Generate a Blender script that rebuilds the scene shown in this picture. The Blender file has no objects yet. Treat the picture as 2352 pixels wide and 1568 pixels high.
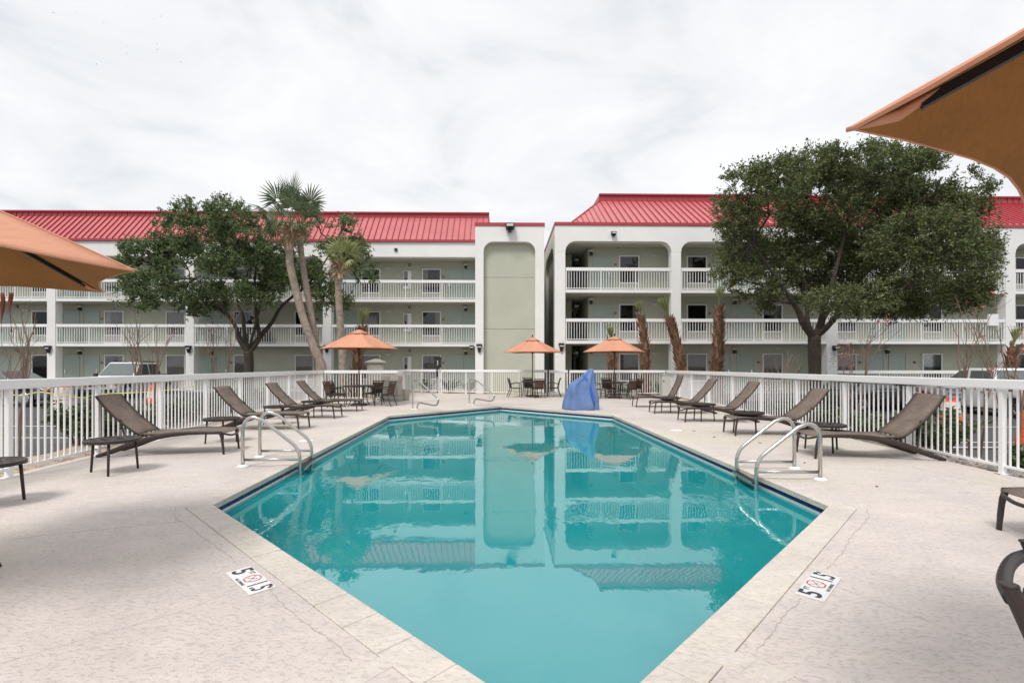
import bpy, bmesh, math, random
import numpy as np
from mathutils import Vector, Matrix, noise as mnoise
R = math.radians
random.seed(7)
rng = np.random.default_rng(11)
S = bpy.context.scene
COL = S.collection

# ---------------------------------------------------------------- camera
H = 1.42            # eye height above the pool deck (m)
FP, CX, HY = 1126.0, 1176.0, 840.0     # focal length / principal column / horizon row, measured on a 2352 px wide view
cam = bpy.data.cameras.new('camera'); co = bpy.data.objects.new('camera', cam); COL.objects.link(co)
co.location = (0, 0, H); co.rotation_euler = (R(90), 0, 0)
cam.sensor_fit = 'HORIZONTAL'; cam.sensor_width = 36; cam.lens = FP / 2352 * 36
cam.shift_y = (HY - 784) / 2352; cam.clip_start = .05; cam.clip_end = 3000
S.camera = co

# ---------------------------------------------------------------- sky and sun (overcast)
SUN_EL, SUN_AZ = R(55), R(205)         # azimuth measured clockwise from +Y
W = bpy.data.worlds.new('World'); S.world = W; W.use_nodes = True
nt = W.node_tree; nt.nodes.clear()
def N(t, typ, **kw):
    n = t.nodes.new(typ)
    for k, v in kw.items(): setattr(n, k, v)
    return n
wo = N(nt, 'ShaderNodeOutputWorld'); bg = N(nt, 'ShaderNodeBackground'); bg.inputs[1].default_value = .1
sky = N(nt, 'ShaderNodeTexSky', sky_type='NISHITA', sun_disc=False, sun_elevation=SUN_EL, sun_rotation=SUN_AZ)
tc = N(nt, 'ShaderNodeTexCoord'); sep = N(nt, 'ShaderNodeSeparateXYZ')
nt.links.new(tc.outputs['Generated'], sep.inputs[0])
ab = N(nt, 'ShaderNodeMath', operation='ABSOLUTE'); ad = N(nt, 'ShaderNodeMath', operation='ADD'); ad.inputs[1].default_value = .22
nt.links.new(sep.outputs[2], ab.inputs[0]); nt.links.new(ab.outputs[0], ad.inputs[0])
dx = N(nt, 'ShaderNodeMath', operation='DIVIDE'); dy = N(nt, 'ShaderNodeMath', operation='DIVIDE')
nt.links.new(sep.outputs[0], dx.inputs[0]); nt.links.new(ad.outputs[0], dx.inputs[1])
nt.links.new(sep.outputs[1], dy.inputs[0]); nt.links.new(ad.outputs[0], dy.inputs[1])
cmb = N(nt, 'ShaderNodeCombineXYZ'); nt.links.new(dx.outputs[0], cmb.inputs[0]); nt.links.new(dy.outputs[0], cmb.inputs[1])
cn = N(nt, 'ShaderNodeTexNoise'); cn.inputs['Scale'].default_value = 2.1; cn.inputs['Detail'].default_value = 7; cn.inputs['Roughness'].default_value = .56; cn.inputs['Distortion'].default_value = .5
nt.links.new(cmb.outputs[0], cn.inputs['Vector'])
cr = N(nt, 'ShaderNodeValToRGB')
cr.color_ramp.elements[0].position = .32; cr.color_ramp.elements[0].color = (.70, .725, .775, 1)
cr.color_ramp.elements[1].position = .63; cr.color_ramp.elements[1].color = (.955, .96, .965, 1)
e = cr.color_ramp.elements.new(.46); e.color = (.865, .877, .90, 1)
nt.links.new(cn.outputs[0], cr.inputs[0])
vm = N(nt, 'ShaderNodeVectorMath', operation='SCALE'); vm.inputs['Scale'].default_value = 6.35
nt.links.new(cr.outputs[0], vm.inputs[0])
mx = N(nt, 'ShaderNodeMix', data_type='RGBA'); mx.inputs[0].default_value = .965
nt.links.new(sky.outputs[0], mx.inputs[6]); nt.links.new(vm.outputs[0], mx.inputs[7])
nt.links.new(mx.outputs[2], bg.inputs[0]); nt.links.new(bg.outputs[0], wo.inputs[0])

sl = bpy.data.lights.new('sun', 'SUN'); so = bpy.data.objects.new('sun', sl); COL.objects.link(so)
sl.energy = 1.5; sl.angle = R(18); sl.color = (1, .965, .92)
sd = Vector((math.sin(SUN_AZ) * math.cos(SUN_EL), math.cos(SUN_AZ) * math.cos(SUN_EL), math.sin(SUN_EL)))
so.rotation_euler = sd.to_track_quat('Z', 'Y').to_euler()

S.view_settings.view_transform = 'Standard'; S.view_settings.look = 'None'
S.view_settings.exposure = .75; S.view_settings.gamma = 1; S.view_settings.use_curve_mapping = False
S.render.engine = 'CYCLES'; S.cycles.max_bounces = 10; S.cycles.transparent_max_bounces = 16; S.cycles.sample_clamp_indirect = 6
S.cycles.caustics_reflective = False; S.cycles.caustics_refractive = False

# ---------------------------------------------------------------- measuring helpers (2352-px photo readings -> metres)
def G(px, py, z=0.0):
    Y = (H - z) * FP / (py - HY); return Vector(((px - CX) / FP * Y, Y, z))
def AT(px, py, Y): return Vector(((px - CX) / FP * Y, Y, H + (HY - py) / FP * Y))

# ---------------------------------------------------------------- materials
def mat(name, col, rough=.6, metal=0., var=0., vscale=3., bump=0., bscale=40., spec=.5, island=0., transl=0., coat=0.):
    m = bpy.data.materials.new(name); m.use_nodes = True; t = m.node_tree; p = t.nodes['Principled BSDF']
    p.inputs['Roughness'].default_value = rough; p.inputs['Metallic'].default_value = metal
    p.inputs['Specular IOR Level'].default_value = spec; p.inputs['Coat Weight'].default_value = coat
    c4 = (*col, 1); p.inputs['Base Color'].default_value = c4
    geo = N(t, 'ShaderNodeNewGeometry'); last = None
    def mixmul(fac, lo, hi):
        nonlocal last
        mr = N(t, 'ShaderNodeMapRange'); mr.inputs['To Min'].default_value = lo; mr.inputs['To Max'].default_value = hi
        t.links.new(fac, mr.inputs[0])
        v = N(t, 'ShaderNodeVectorMath', operation='SCALE')
        if last is None: v.inputs[0].default_value = col
        else: t.links.new(last, v.inputs[0])
        t.links.new(mr.outputs[0], v.inputs['Scale']); last = v.outputs[0]
    if var:
        nz = N(t, 'ShaderNodeTexNoise'); nz.inputs['Scale'].default_value = vscale; nz.inputs['Detail'].default_value = 6; nz.inputs['Roughness'].default_value = .62
        t.links.new(geo.outputs['Position'], nz.inputs['Vector'])
        mr0 = N(t, 'ShaderNodeMapRange'); mr0.inputs[1].default_value = .3; mr0.inputs[2].default_value = .7
        t.links.new(nz.outputs[0], mr0.inputs[0]); mixmul(mr0.outputs[0], 1 - var, 1 + var)
    if island: mixmul(geo.outputs['Random Per Island'], 1 - island, 1 + island)
    if last is not None: t.links.new(last, p.inputs['Base Color'])
    if bump:
        nb = N(t, 'ShaderNodeTexNoise'); nb.inputs['Scale'].default_value = bscale; nb.inputs['Detail'].default_value = 4
        t.links.new(geo.outputs['Position'], nb.inputs['Vector'])
        b = N(t, 'ShaderNodeBump'); b.inputs['Strength'].default_value = bump; b.inputs['Distance'].default_value = .01
        t.links.new(nb.outputs[0], b.inputs['Height']); t.links.new(b.outputs[0], p.inputs['Normal'])
    if transl:
        tr = N(t, 'ShaderNodeBsdfTranslucent'); ms = N(t, 'ShaderNodeMixShader'); ms.inputs[0].default_value = transl
        tr.inputs[0].default_value = c4
        if last is not None: t.links.new(last, tr.inputs[0])
        t.links.new(p.outputs[0], ms.inputs[1]); t.links.new(tr.outputs[0], ms.inputs[2])
        t.links.new(ms.outputs[0], t.nodes['Material Output'].inputs[0])
    return m

M = {}
M['white'] = mat('white_paint', (.82, .82, .81), .45, var=.03, vscale=1.5)
M['fence_white'] = mat('white_metal_paint', (.82, .82, .82), .38, var=.02, vscale=4)
M['stucco'] = mat('white_stucco', (.79, .785, .765), .85, var=.04, vscale=.8, bump=.15, bscale=60)
M['green'] = mat('sage_stucco', (.47, .48, .395), .85, var=.05, vscale=.9, bump=.2, bscale=70)
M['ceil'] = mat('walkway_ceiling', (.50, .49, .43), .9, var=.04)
M['door'] = mat('door_paint', (.375, .44, .405), .5, var=.03)
M['doorframe'] = mat('door_frame_paint', (.42, .48, .43), .5)
M['grille'] = mat('grille_paint', (.52, .50, .47), .5, var=.1, vscale=9)
M['roof'] = mat('red_metal_roof', (.52, .155, .16), .36, var=.09, vscale=1.1)
M['roof_dark'] = mat('red_trim_and_seam_shade', (.40, .045, .06), .4, var=.05, vscale=.7)  # trim red; on the roof seams it stands in for shade beside the ribs
M['black'] = mat('black_plastic', (.018, .018, .02), .45)
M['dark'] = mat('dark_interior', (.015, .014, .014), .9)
M['curtain'] = mat('curtain_cloth', (.50, .44, .39), .9, var=.1, vscale=6)
M['chrome'] = mat('chrome', (.7, .7, .7), .2, 1)
M['steel'] = mat('stainless_steel', (.52, .51, .49), .24, 1, var=.04, vscale=20)
M['brown'] = mat('bronze_powder_coat', (.044, .032, .028), .40, var=.06, vscale=30, spec=.3)
M['redbox'] = mat('alarm_red', (.16, .025, .02), .4)
M['lampglass'] = mat('lamp_glass', (.62, .60, .54), .25)
M['asphalt'] = mat('asphalt', (.085, .082, .084), .92, var=.22, vscale=2.2, bump=.5, bscale=90)
M['line'] = mat('parking_line_paint', (.62, .62, .60), .8, var=.15, vscale=5)
M['concrete'] = mat('concrete', (.48, .46, .43), .9, var=.08, vscale=2, bump=.2)
M['mulch'] = mat('sandy_mulch', (.42, .34, .26), .95, var=.35, vscale=7, bump=1, bscale=25)
M['straw'] = mat('pine_straw', (.30, .17, .09), .9, island=.5)
M['rock'] = mat('river_rock', (.33, .30, .28), .85, island=.5, bump=.3, bscale=30)
M['plaster'] = mat('pool_plaster', (.16, .68, .70), .8, var=.06, vscale=1.3)
M['tile'] = mat('navy_pool_tile', (.008, .016, .11), .15, island=.3, var=.3, vscale=11)
M['joint'] = mat('deck_joint', (.52, .46, .43), 1)
M['grout'] = mat('grout', (.30, .33, .35), .9)
M['rubber'] = mat('rubber', (.02, .02, .02), .8)
M['bin'] = mat('taupe_plastic', (.36, .33, .285), .55, var=.04)
M['cabinet'] = mat('cabinet_grey', (.50, .49, .46), .5, var=.04)
M['bark'] = mat('oak_bark', (.058, .045, .035), .95, var=.45, vscale=9, bump=1, bscale=22)
M['palmbark'] = mat('palm_trunk_bark', (.27, .22, .175), .95, var=.38, vscale=7, bump=1, bscale=30)
M['palmred'] = mat('palm_fibre', (.11, .055, .028), .95, var=.35, vscale=14, bump=.8, bscale=35)
M['boot'] = mat('palm_boot', (.25, .145, .088), .9, island=.5)
M['bootpale'] = mat('dry_palm_boot', (.46, .34, .23), .9, island=.35)
M['oak'] = mat('oak_leaf', (.15, .20, .088), .6, island=.5, var=.3, vscale=.8, transl=.25, spec=.2)
M['oakr'] = mat('live_oak_leaf', (.135, .158, .066), .6, island=.5, var=.3, vscale=.8, transl=.22, spec=.2)
M['shrub'] = mat('shrub_leaf', (.085, .125, .05), .5, island=.6, transl=.2)
M['frond'] = mat('palm_frond', (.145, .195, .10), .5, island=.35, transl=.3)
M['frondlime'] = mat('young_palm_frond', (.27, .30, .12), .5, island=.35, transl=.3)
M['twig'] = mat('bare_twig', (.17, .115, .09), .9, var=.2, vscale=8)
M['redleaf'] = mat('red_leaf', (.46, .12, .075), .6, island=.4, transl=.3)
M['orange'] = mat('barrel_orange', (.75, .13, .035), .45, var=.06)
M['barrelwhite'] = mat('reflective_white', (.72, .64, .58), .4)
M['yellow'] = mat('tape_yellow', (.75, .62, .05), .5)
M['skin'] = mat('skin', (.22, .11, .075), .6)
M['navy'] = mat('navy_cloth', (.012, .013, .022), .9)
M['cap'] = mat('navy_cap', (.03, .035, .08), .9)
M['blue'] = mat('blue_cover_cloth', (.125, .20, .40), .75, var=.07, vscale=5, bump=.25, bscale=18)
M['strap'] = mat('blue_strap', (.015, .13, .50), .6)
M['wood'] = mat('pale_timber', (.50, .38, .25), .8, var=.15, vscale=8)
M['straptie'] = mat('rust_tie', (.16, .035, .02), .8)
M['marker'] = mat('ceramic_white', (.74, .74, .73), .3, var=.04, vscale=20)
M['ink'] = mat('black_glaze', (.045, .045, .055), .35)
M['redink'] = mat('red_glaze', (.55, .06, .08), .35)
M['blueink'] = mat('blue_lettering', (.04, .07, .30), .4)
M['crack'] = mat('crack_dirt', (.33, .28, .25), 1)
M['lid'] = mat('white_plastic', (.84, .83, .81), .5)
M['leaf'] = mat('dry_leaf', (.20, .09, .04), .9)
M['paint_white'] = mat('car_white', (.78, .78, .79), .25, coat=.6)
M['paint_black'] = mat('car_black', (.022, .02, .022), .25, coat=.8)
M['paint_grey'] = mat('car_grey', (.16, .165, .175), .25, .3, coat=.8)
M['paint_slate'] = mat('car_slate', (.09, .095, .11), .3, .3, coat=.8)
M['glass'] = mat('car_glass', (.11, .135, .13), .05, spec=1.0)
M['taillight'] = mat('taillight_red', (.45, .01, .015), .2)
M['headlight'] = mat('headlight_lens', (.75, .70, .62), .15)
M['amber'] = mat('amber_lens', (.75, .28, .03), .2)

def window_glass():
    m = bpy.data.materials.new('window_glass'); m.use_nodes = True; t = m.node_tree; t.nodes.clear()
    o = N(t, 'ShaderNodeOutputMaterial'); g = N(t, 'ShaderNodeBsdfGlossy'); g.inputs['Roughness'].default_value = .02
    tr = N(t, 'ShaderNodeBsdfTransparent'); tr.inputs[0].default_value = (.85, .86, .86, 1)
    f = N(t, 'ShaderNodeFresnel'); f.inputs[0].default_value = 1.5; ms = N(t, 'ShaderNodeMixShader')
    t.links.new(f.outputs[0], ms.inputs[0]); t.links.new(tr.outputs[0], ms.inputs[1]); t.links.new(g.outputs[0], ms.inputs[2]); t.links.new(ms.outputs[0], o.inputs[0]); return m
M['pane'] = window_glass()

def water_mat():
    m = bpy.data.materials.new('pool_water'); m.use_nodes = True; t = m.node_tree; t.nodes.clear()
    o = N(t, 'ShaderNodeOutputMaterial'); g = N(t, 'ShaderNodeBsdfGlossy'); g.inputs['Roughness'].default_value = .0
    g.inputs[0].default_value = (.9, .98, 1, 1)
    tr = N(t, 'ShaderNodeBsdfTransparent'); tr.inputs[0].default_value = (.55, .95, .97, 1)
    df = N(t, 'ShaderNodeBsdfDiffuse'); df.inputs[0].default_value = (.03, .56, .60, 1)      # light scattered back by the treated water itself
    body = N(t, 'ShaderNodeMixShader'); body.inputs[0].default_value = .46
    t.links.new(tr.outputs[0], body.inputs[1]); t.links.new(df.outputs[0], body.inputs[2])
    f = N(t, 'ShaderNodeFresnel'); f.inputs[0].default_value = 2.3; ms = N(t, 'ShaderNodeMixShader')
    geo = N(t, 'ShaderNodeNewGeometry')
    mp = N(t, 'ShaderNodeMapping'); mp.inputs['Scale'].default_value = (1, .55, 1)
    t.links.new(geo.outputs['Position'], mp.inputs[0])
    n1 = N(t, 'ShaderNodeTexNoise'); n1.inputs['Scale'].default_value = 7; n1.inputs['Detail'].default_value = 3
    n2 = N(t, 'ShaderNodeTexNoise'); n2.inputs['Scale'].default_value = .55; n2.inputs['Detail'].default_value = 2
    t.links.new(mp.outputs[0], n1.inputs['Vector']); t.links.new(geo.outputs['Position'], n2.inputs['Vector'])
    mr = N(t, 'ShaderNodeMapRange'); mr.inputs[1].default_value = .50; mr.inputs[2].default_value = .72; mr.inputs[3].default_value = .12; mr.inputs[4].default_value = 1
    t.links.new(n2.outputs[0], mr.inputs[0])
    mu = N(t, 'ShaderNodeMath', operation='MULTIPLY'); t.links.new(n1.outputs[0], mu.inputs[0]); t.links.new(mr.outputs[0], mu.inputs[1])
    b = N(t, 'ShaderNodeBump'); b.inputs['Strength'].default_value = .5; b.inputs['Distance'].default_value = .0085
    t.links.new(mu.outputs[0], b.inputs['Height'])
    t.links.new(b.outputs[0], g.inputs['Normal']); t.links.new(b.outputs[0], f.inputs['Normal'])
    t.links.new(f.outputs[0], ms.inputs[0]); t.links.new(body.outputs[0], ms.inputs[1]); t.links.new(g.outputs[0], ms.inputs[2]); t.links.new(ms.outputs[0], o.inputs[0]); return m
M['water'] = water_mat()

def deck_mat(name, col, amt, pits):
    m = mat(name, col, .85); t = m.node_tree; p = t.nodes['Principled BSDF']; geo = N(t, 'ShaderNodeNewGeometry')
    n1 = N(t, 'ShaderNodeTexNoise'); n1.inputs['Scale'].default_value = .55; n1.inputs['Detail'].default_value = 8
    n2 = N(t, 'ShaderNodeTexNoise'); n2.inputs['Scale'].default_value = 7; n2.inputs['Detail'].default_value = 5; n2.inputs['Roughness'].default_value = .65; n2.inputs['Distortion'].default_value = .8
    n3 = N(t, 'ShaderNodeTexNoise'); n3.inputs['Scale'].default_value = 46; n3.inputs['Detail'].default_value = 3; n3.inputs['Distortion'].default_value = .6
    mp = N(t, 'ShaderNodeMapping'); mp.inputs['Scale'].default_value = (.62, 1, 1); mp.inputs['Rotation'].default_value = (0, 0, .35)
    t.links.new(geo.outputs['Position'], mp.inputs[0])
    for n in (n1, n2, n3): t.links.new(mp.outputs[0], n.inputs['Vector'])
    def mr(src, a, b, lo, hi):
        r = N(t, 'ShaderNodeMapRange'); r.inputs[1].default_value = a; r.inputs[2].default_value = b; r.inputs[3].default_value = lo; r.inputs[4].default_value = hi
        t.links.new(src, r.inputs[0]); return r.outputs[0]
    a = mr(n1.outputs[0], .32, .68, 1 - amt * 1.3, 1 + amt * .7); b2 = mr(n2.outputs[0], .32, .68, 1 - amt, 1 + amt * .7); c = mr(n3.outputs[0], .34, .46, 1 - pits, 1)
    m1 = N(t, 'ShaderNodeMath', operation='MULTIPLY'); t.links.new(a, m1.inputs[0]); t.links.new(b2, m1.inputs[1])
    m2 = N(t, 'ShaderNodeMath', operation='MULTIPLY'); t.links.new(m1.outputs[0], m2.inputs[0]); t.links.new(c, m2.inputs[1])
    n4 = N(t, 'ShaderNodeTexNoise'); n4.inputs['Scale'].default_value = .33; n4.inputs['Detail'].default_value = 9; n4.inputs['Roughness'].default_value = .6; n4.inputs['Distortion'].default_value = 1.2
    t.links.new(geo.outputs['Position'], n4.inputs['Vector'])
    m3 = N(t, 'ShaderNodeMath', operation='MULTIPLY'); t.links.new(m2.outputs[0], m3.inputs[0]); t.links.new(mr(n4.outputs[0], .36, .50, 1 - amt * 1.1, 1), m3.inputs[1])
    tint = N(t, 'ShaderNodeMix', data_type='RGBA'); tint.inputs[6].default_value = (*col, 1); tint.inputs[7].default_value = (col[0] * .97, col[1] * .985, col[2] * .90, 1)
    t.links.new(mr(n4.outputs[0], .48, .62, 0, 1), tint.inputs[0])
    v = N(t, 'ShaderNodeVectorMath', operation='SCALE'); t.links.new(tint.outputs[2], v.inputs[0]); t.links.new(m3.outputs[0], v.inputs['Scale'])
    t.links.new(v.outputs[0], p.inputs['Base Color'])
    h = N(t, 'ShaderNodeMath', operation='ADD'); t.links.new(mr(n2.outputs[0], .3, .7, 0, 1), h.inputs[0]); t.links.new(mr(n3.outputs[0], .34, .5, 0, .8), h.inputs[1])
    b = N(t, 'ShaderNodeBump'); b.inputs['Strength'].default_value = .55; b.inputs['Distance'].default_value = .006
    t.links.new(h.outputs[0], b.inputs['Height']); t.links.new(b.outputs[0], p.inputs['Normal']); return m
M['deck'] = deck_mat('textured_deck_concrete', (.61, .543, .508), .07, .16)
M['coping'] = deck_mat('coping_stone', (.635, .575, .515), .085, .12)

def weave(name, col, s, amt, transl=0.):
    m = mat(name, col, .8, transl=transl); t = m.node_tree; p = t.nodes['Principled BSDF']
    tcd = N(t, 'ShaderNodeTexCoord'); mp = N(t, 'ShaderNodeMapping'); mp.inputs['Scale'].default_value = (s, s * .12, s)
    t.links.new(tcd.outputs['Object'], mp.inputs[0]); n = N(t, 'ShaderNodeTexNoise'); n.inputs['Scale'].default_value = 1; n.inputs['Detail'].default_value = 3
    t.links.new(mp.outputs[0], n.inputs['Vector'])
    n2 = N(t, 'ShaderNodeTexNoise'); n2.inputs['Scale'].default_value = 4; t.links.new(tcd.outputs['Object'], n2.inputs['Vector'])
    ad = N(t, 'ShaderNodeMath', operation='ADD'); t.links.new(n.outputs[0], ad.inputs[0]); t.links.new(n2.outputs[0], ad.inputs[1])
    r = N(t, 'ShaderNodeMapRange'); r.inputs[1].default_value = .7; r.inputs[2].default_value = 1.3; r.inputs[3].default_value = 1 - amt; r.inputs[4].default_value = 1 + amt
    t.links.new(ad.outputs[0], r.inputs[0]); v = N(t, 'ShaderNodeVectorMath', operation='SCALE'); v.inputs[0].default_value = col
    t.links.new(r.outputs[0], v.inputs['Scale']); t.links.new(v.outputs[0], p.inputs['Base Color'])
    bmp = N(t, 'ShaderNodeBump'); bmp.inputs['Strength'].default_value = .35; bmp.inputs['Distance'].default_value = .004; t.links.new(ad.outputs[0], bmp.inputs['Height']); t.links.new(bmp.outputs[0], p.inputs['Normal'])
    for n_ in t.nodes:
        if n_.type == 'BSDF_TRANSLUCENT': t.links.new(v.outputs[0], n_.inputs[0])
    return m
M['sling'] = weave('woven_sling', (.165, .125, .10), 60, .28)
M['sling2'] = weave('woven_chair_sling', (.105, .066, .046), 60, .3, .15)
M['canvas'] = weave('orange_canvas', (.70, .34, .215), 25, .06, .18)
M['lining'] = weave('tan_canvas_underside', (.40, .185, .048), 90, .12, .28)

# ---------------------------------------------------------------- mesh and object helpers
class MB:
    def __init__(s): s.v = []; s.f = []
    def face(s, *pts):
        i = len(s.v); s.v += [tuple(p) for p in pts]; s.f.append(tuple(range(i, i + len(pts)))); return s
    def hexa(s, p):     # 8 points: bottom 4 ccw, top 4 ccw
        i = len(s.v); s.v += [tuple(q) for q in p]
        s.f += [(i+3, i+2, i+1, i), (i+4, i+5, i+6, i+7)] + [(i+k, i+(k+1) % 4, i+4+(k+1) % 4, i+4+k) for k in range(4)]; return s
    def box(s, x0, x1, y0, y1, z0, z1):
        return s.hexa([(x0, y0, z0), (x1, y0, z0), (x1, y1, z0), (x0, y1, z0), (x0, y0, z1), (x1, y0, z1), (x1, y1, z1), (x0, y1, z1)])
    def bar(s, p, q, w, h, up=(0, 0, 1), w2=None, h2=None):
        p = Vector(p); q = Vector(q); d = (q - p).normalized(); a = d.cross(Vector(up))
        if a.length < 1e-4: a = d.cross(Vector((1, 0, 0)))
        a.normalize(); b = a.cross(d); w2 = w if w2 is None else w2; h2 = h if h2 is None else h2
        return s.hexa([p - a*w/2 - b*h/2, p + a*w/2 - b*h/2, p + a*w/2 + b*h/2, p - a*w/2 + b*h/2,
                       q - a*w2/2 - b*h2/2, q + a*w2/2 - b*h2/2, q + a*w2/2 + b*h2/2, q - a*w2/2 + b*h2/2])
    def tube(s, pts, r, n=8, cap=True, flat=1.0, up=(0, 0, 1)):
        pts = [Vector(p) for p in pts]; m = len(pts); rs = r if isinstance(r, (list, tuple)) else [r] * m
        i0 = len(s.v); a = None
        for k, p in enumerate(pts):
            d = (pts[min(k+1, m-1)] - pts[max(k-1, 0)]).normalized()
            if a is None:
                a = d.cross(Vector(up))
                if a.length < 1e-3: a = d.cross(Vector((1, 0, 0)))
            else: a = a - d * a.dot(d)
            a.normalize(); b = d.cross(a)
            for j in range(n):
                t = 2 * math.pi * j / n; s.v.append(tuple(p + a * rs[k] * math.cos(t) + b * rs[k] * flat * math.sin(t)))
        for k in range(m - 1):
            for j in range(n):
                s.f.append((i0+k*n+j, i0+k*n+(j+1) % n, i0+(k+1)*n+(j+1) % n, i0+(k+1)*n+j))
        if cap: s.f.append(tuple(i0 + j for j in reversed(range(n)))); s.f.append(tuple(i0 + (m-1)*n + j for j in range(n)))
        return s
    def lathe(s, prof, n=16, c=(0, 0, 0)):
        return s.tube_profile([(Vector((c[0], c[1], c[2] + z)), r) for r, z in prof], n)
    def tube_profile(s, pr, n):
        i0 = len(s.v); m = len(pr)
        for p, r in pr:
            for j in range(n):
                t = 2 * math.pi * j / n; s.v.append((p.x + r * math.cos(t), p.y + r * math.sin(t), p.z))
        for k in range(m - 1):
            for j in range(n): s.f.append((i0+k*n+j, i0+k*n+(j+1) % n, i0+(k+1)*n+(j+1) % n, i0+(k+1)*n+j))
        s.f.append(tuple(i0 + j for j in reversed(range(n)))); s.f.append(tuple(i0 + (m-1)*n + j for j in range(n))); return s
    def prism(s, poly, a, b, axis='z'):
        # poly: 2-D ring; extruded along axis from a to b
        def P(u, v, w):
            return (u, v, w) if axis == 'z' else ((u, w, v) if axis == 'y' else (w, u, v))
        n = len(poly); i = len(s.v)
        s.v += [P(u, v, a) for u, v in poly] + [P(u, v, b) for u, v in poly]
        s.f.append(tuple(reversed(range(i, i+n)))); s.f.append(tuple(range(i+n, i+2*n)))
        s.f += [(i+k, i+(k+1) % n, i+n+(k+1) % n, i+n+k) for k in range(n)]; return s
    def grid(s, rows):   # rows of points -> quads
        i0 = len(s.v); m = len(rows[0])
        for r in rows: s.v += [tuple(p) for p in r]
        for a in range(len(rows) - 1):
            for b in range(m - 1): s.f.append((i0+a*m+b, i0+a*m+b+1, i0+(a+1)*m+b+1, i0+(a+1)*m+b))
        return s
    def mesh(s, name, material, smooth=False):
        me = bpy.data.meshes.new(name); me.from_pydata(s.v, [], s.f)
        bm = bmesh.new(); bm.from_mesh(me); bmesh.ops.recalc_face_normals(bm, faces=bm.faces); bm.to_mesh(me); bm.free()
        if smooth: me.polygons.foreach_set('use_smooth', [True] * len(me.polygons))
        me.materials.append(material); return me
    def build(s, name, material, parent=None, smooth=False, bevel=0, kind=None, loc=None, seg=2):
        o = link(name, s.mesh(name, material, smooth), parent)
        if bevel:
            b = o.modifiers.new('bevel', 'BEVEL'); b.width = bevel; b.segments = seg; b.limit_method = 'ANGLE'; b.angle_limit = R(40); b.harden_normals = False
        if kind: o['kind'] = kind
        if loc: o.location = loc
        return o

def link(name, data, parent=None, loc=None):
    o = bpy.data.objects.new(name, data); COL.objects.link(o)
    if parent is not None: o.parent = parent
    if loc is not None: o.location = loc
    return o
def thing(name, label, cat, loc=(0, 0, 0), rz=0., group=None):
    o = link(name, None); o.location = loc; o.rotation_euler = (0, 0, rz); o.empty_display_size = .2
    return tag(o, label, cat, group)
def tag(o, label, cat, group=None):
    o['label'] = label; o['category'] = cat
    if group: o['group'] = group
    return o
def struct(o): o['kind'] = 'structure'; return o
def dup(root, label=None, loc=None, rz=None, parent=None):
    c = root.copy(); COL.objects.link(c)
    if parent is not None: c.parent = parent
    if loc is not None: c.location = loc
    if rz is not None: c.rotation_euler = (0, 0, rz)
    if label: c['label'] = label
    for ch in list(root.children): dup(ch, parent=c)
    return c
def fast_mesh(name, verts, faces4, material):
    me = bpy.data.meshes.new(name); nv, nf = len(verts), len(faces4)
    me.vertices.add(nv); me.vertices.foreach_set('co', np.asarray(verts, np.float32).ravel())
    me.loops.add(nf * 4); me.loops.foreach_set('vertex_index', np.asarray(faces4, np.int32).ravel())
    me.polygons.add(nf); me.polygons.foreach_set('loop_start', np.arange(0, nf * 4, 4, dtype=np.int32)); me.polygons.foreach_set('loop_total', np.full(nf, 4, np.int32))
    me.update(calc_edges=True); me.materials.append(material); return me
def leaves(name, centers, length, width, material, parent, dirs=None, spread=1.0):
    # diamond leaves, one quad each, with random attitude
    n = len(centers); c = np.asarray(centers)
    d = rng.normal(size=(n, 3)) * spread
    if dirs is not None: d = d + dirs
    d /= np.linalg.norm(d, axis=1, keepdims=True) + 1e-9
    a = np.cross(d, rng.normal(size=(n, 3))); a /= np.linalg.norm(a, axis=1, keepdims=True) + 1e-9
    L = length * rng.uniform(.65, 1.25, (n, 1)); w = width * rng.uniform(.7, 1.25, (n, 1))
    v = np.stack([c - d * L / 2, c + a * w / 2, c + d * L / 2, c - a * w / 2], 1).reshape(-1, 3)
    return link(name, fast_mesh(name, v, np.arange(n * 4).reshape(-1, 4), material), parent)
def text(s, size, material, parent, name='lettering', mtx=None, ext=.002, bold=0., sx=1., align='CENTER'):
    cu = bpy.data.curves.new(name, 'FONT'); cu.body = s; cu.size = size; cu.extrude = ext; cu.offset = bold; cu.align_x = align; cu.align_y = 'CENTER'
    cu.resolution_u = 3; tmp = link(name, cu); bpy.context.view_layer.update(); me = bpy.data.meshes.new_from_object(tmp.evaluated_get(bpy.context.evaluated_depsgraph_get())); bpy.data.objects.remove(tmp); bpy.data.curves.remove(cu)
    me.materials.clear(); me.materials.append(material); o = link(name, me, parent)
    if mtx is not None: o.matrix_local = mtx @ Matrix.Diagonal((sx, 1, 1, 1))
    return o
def arc(cx, cy, rx, ry, a0, a1, n=8): return [(cx + rx * math.cos(R(a0 + (a1 - a0) * k / n)), cy + ry * math.sin(R(a0 + (a1 - a0) * k / n))) for k in range(n + 1)]
def smooth_path(pts, k=4):
    pts = [Vector(p) for p in pts]; out = []
    for i in range(len(pts) - 1):
        p0, p1, p2, p3 = pts[max(i-1, 0)], pts[i], pts[i+1], pts[min(i+2, len(pts)-1)]
        for j in range(k):
            t = j / k; out.append(.5 * ((2*p1) + (p2-p0)*t + (2*p0-5*p1+4*p2-p3)*t*t + (3*p1-p0-3*p2+p3)*t**3))
    return out + [pts[-1]]
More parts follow.
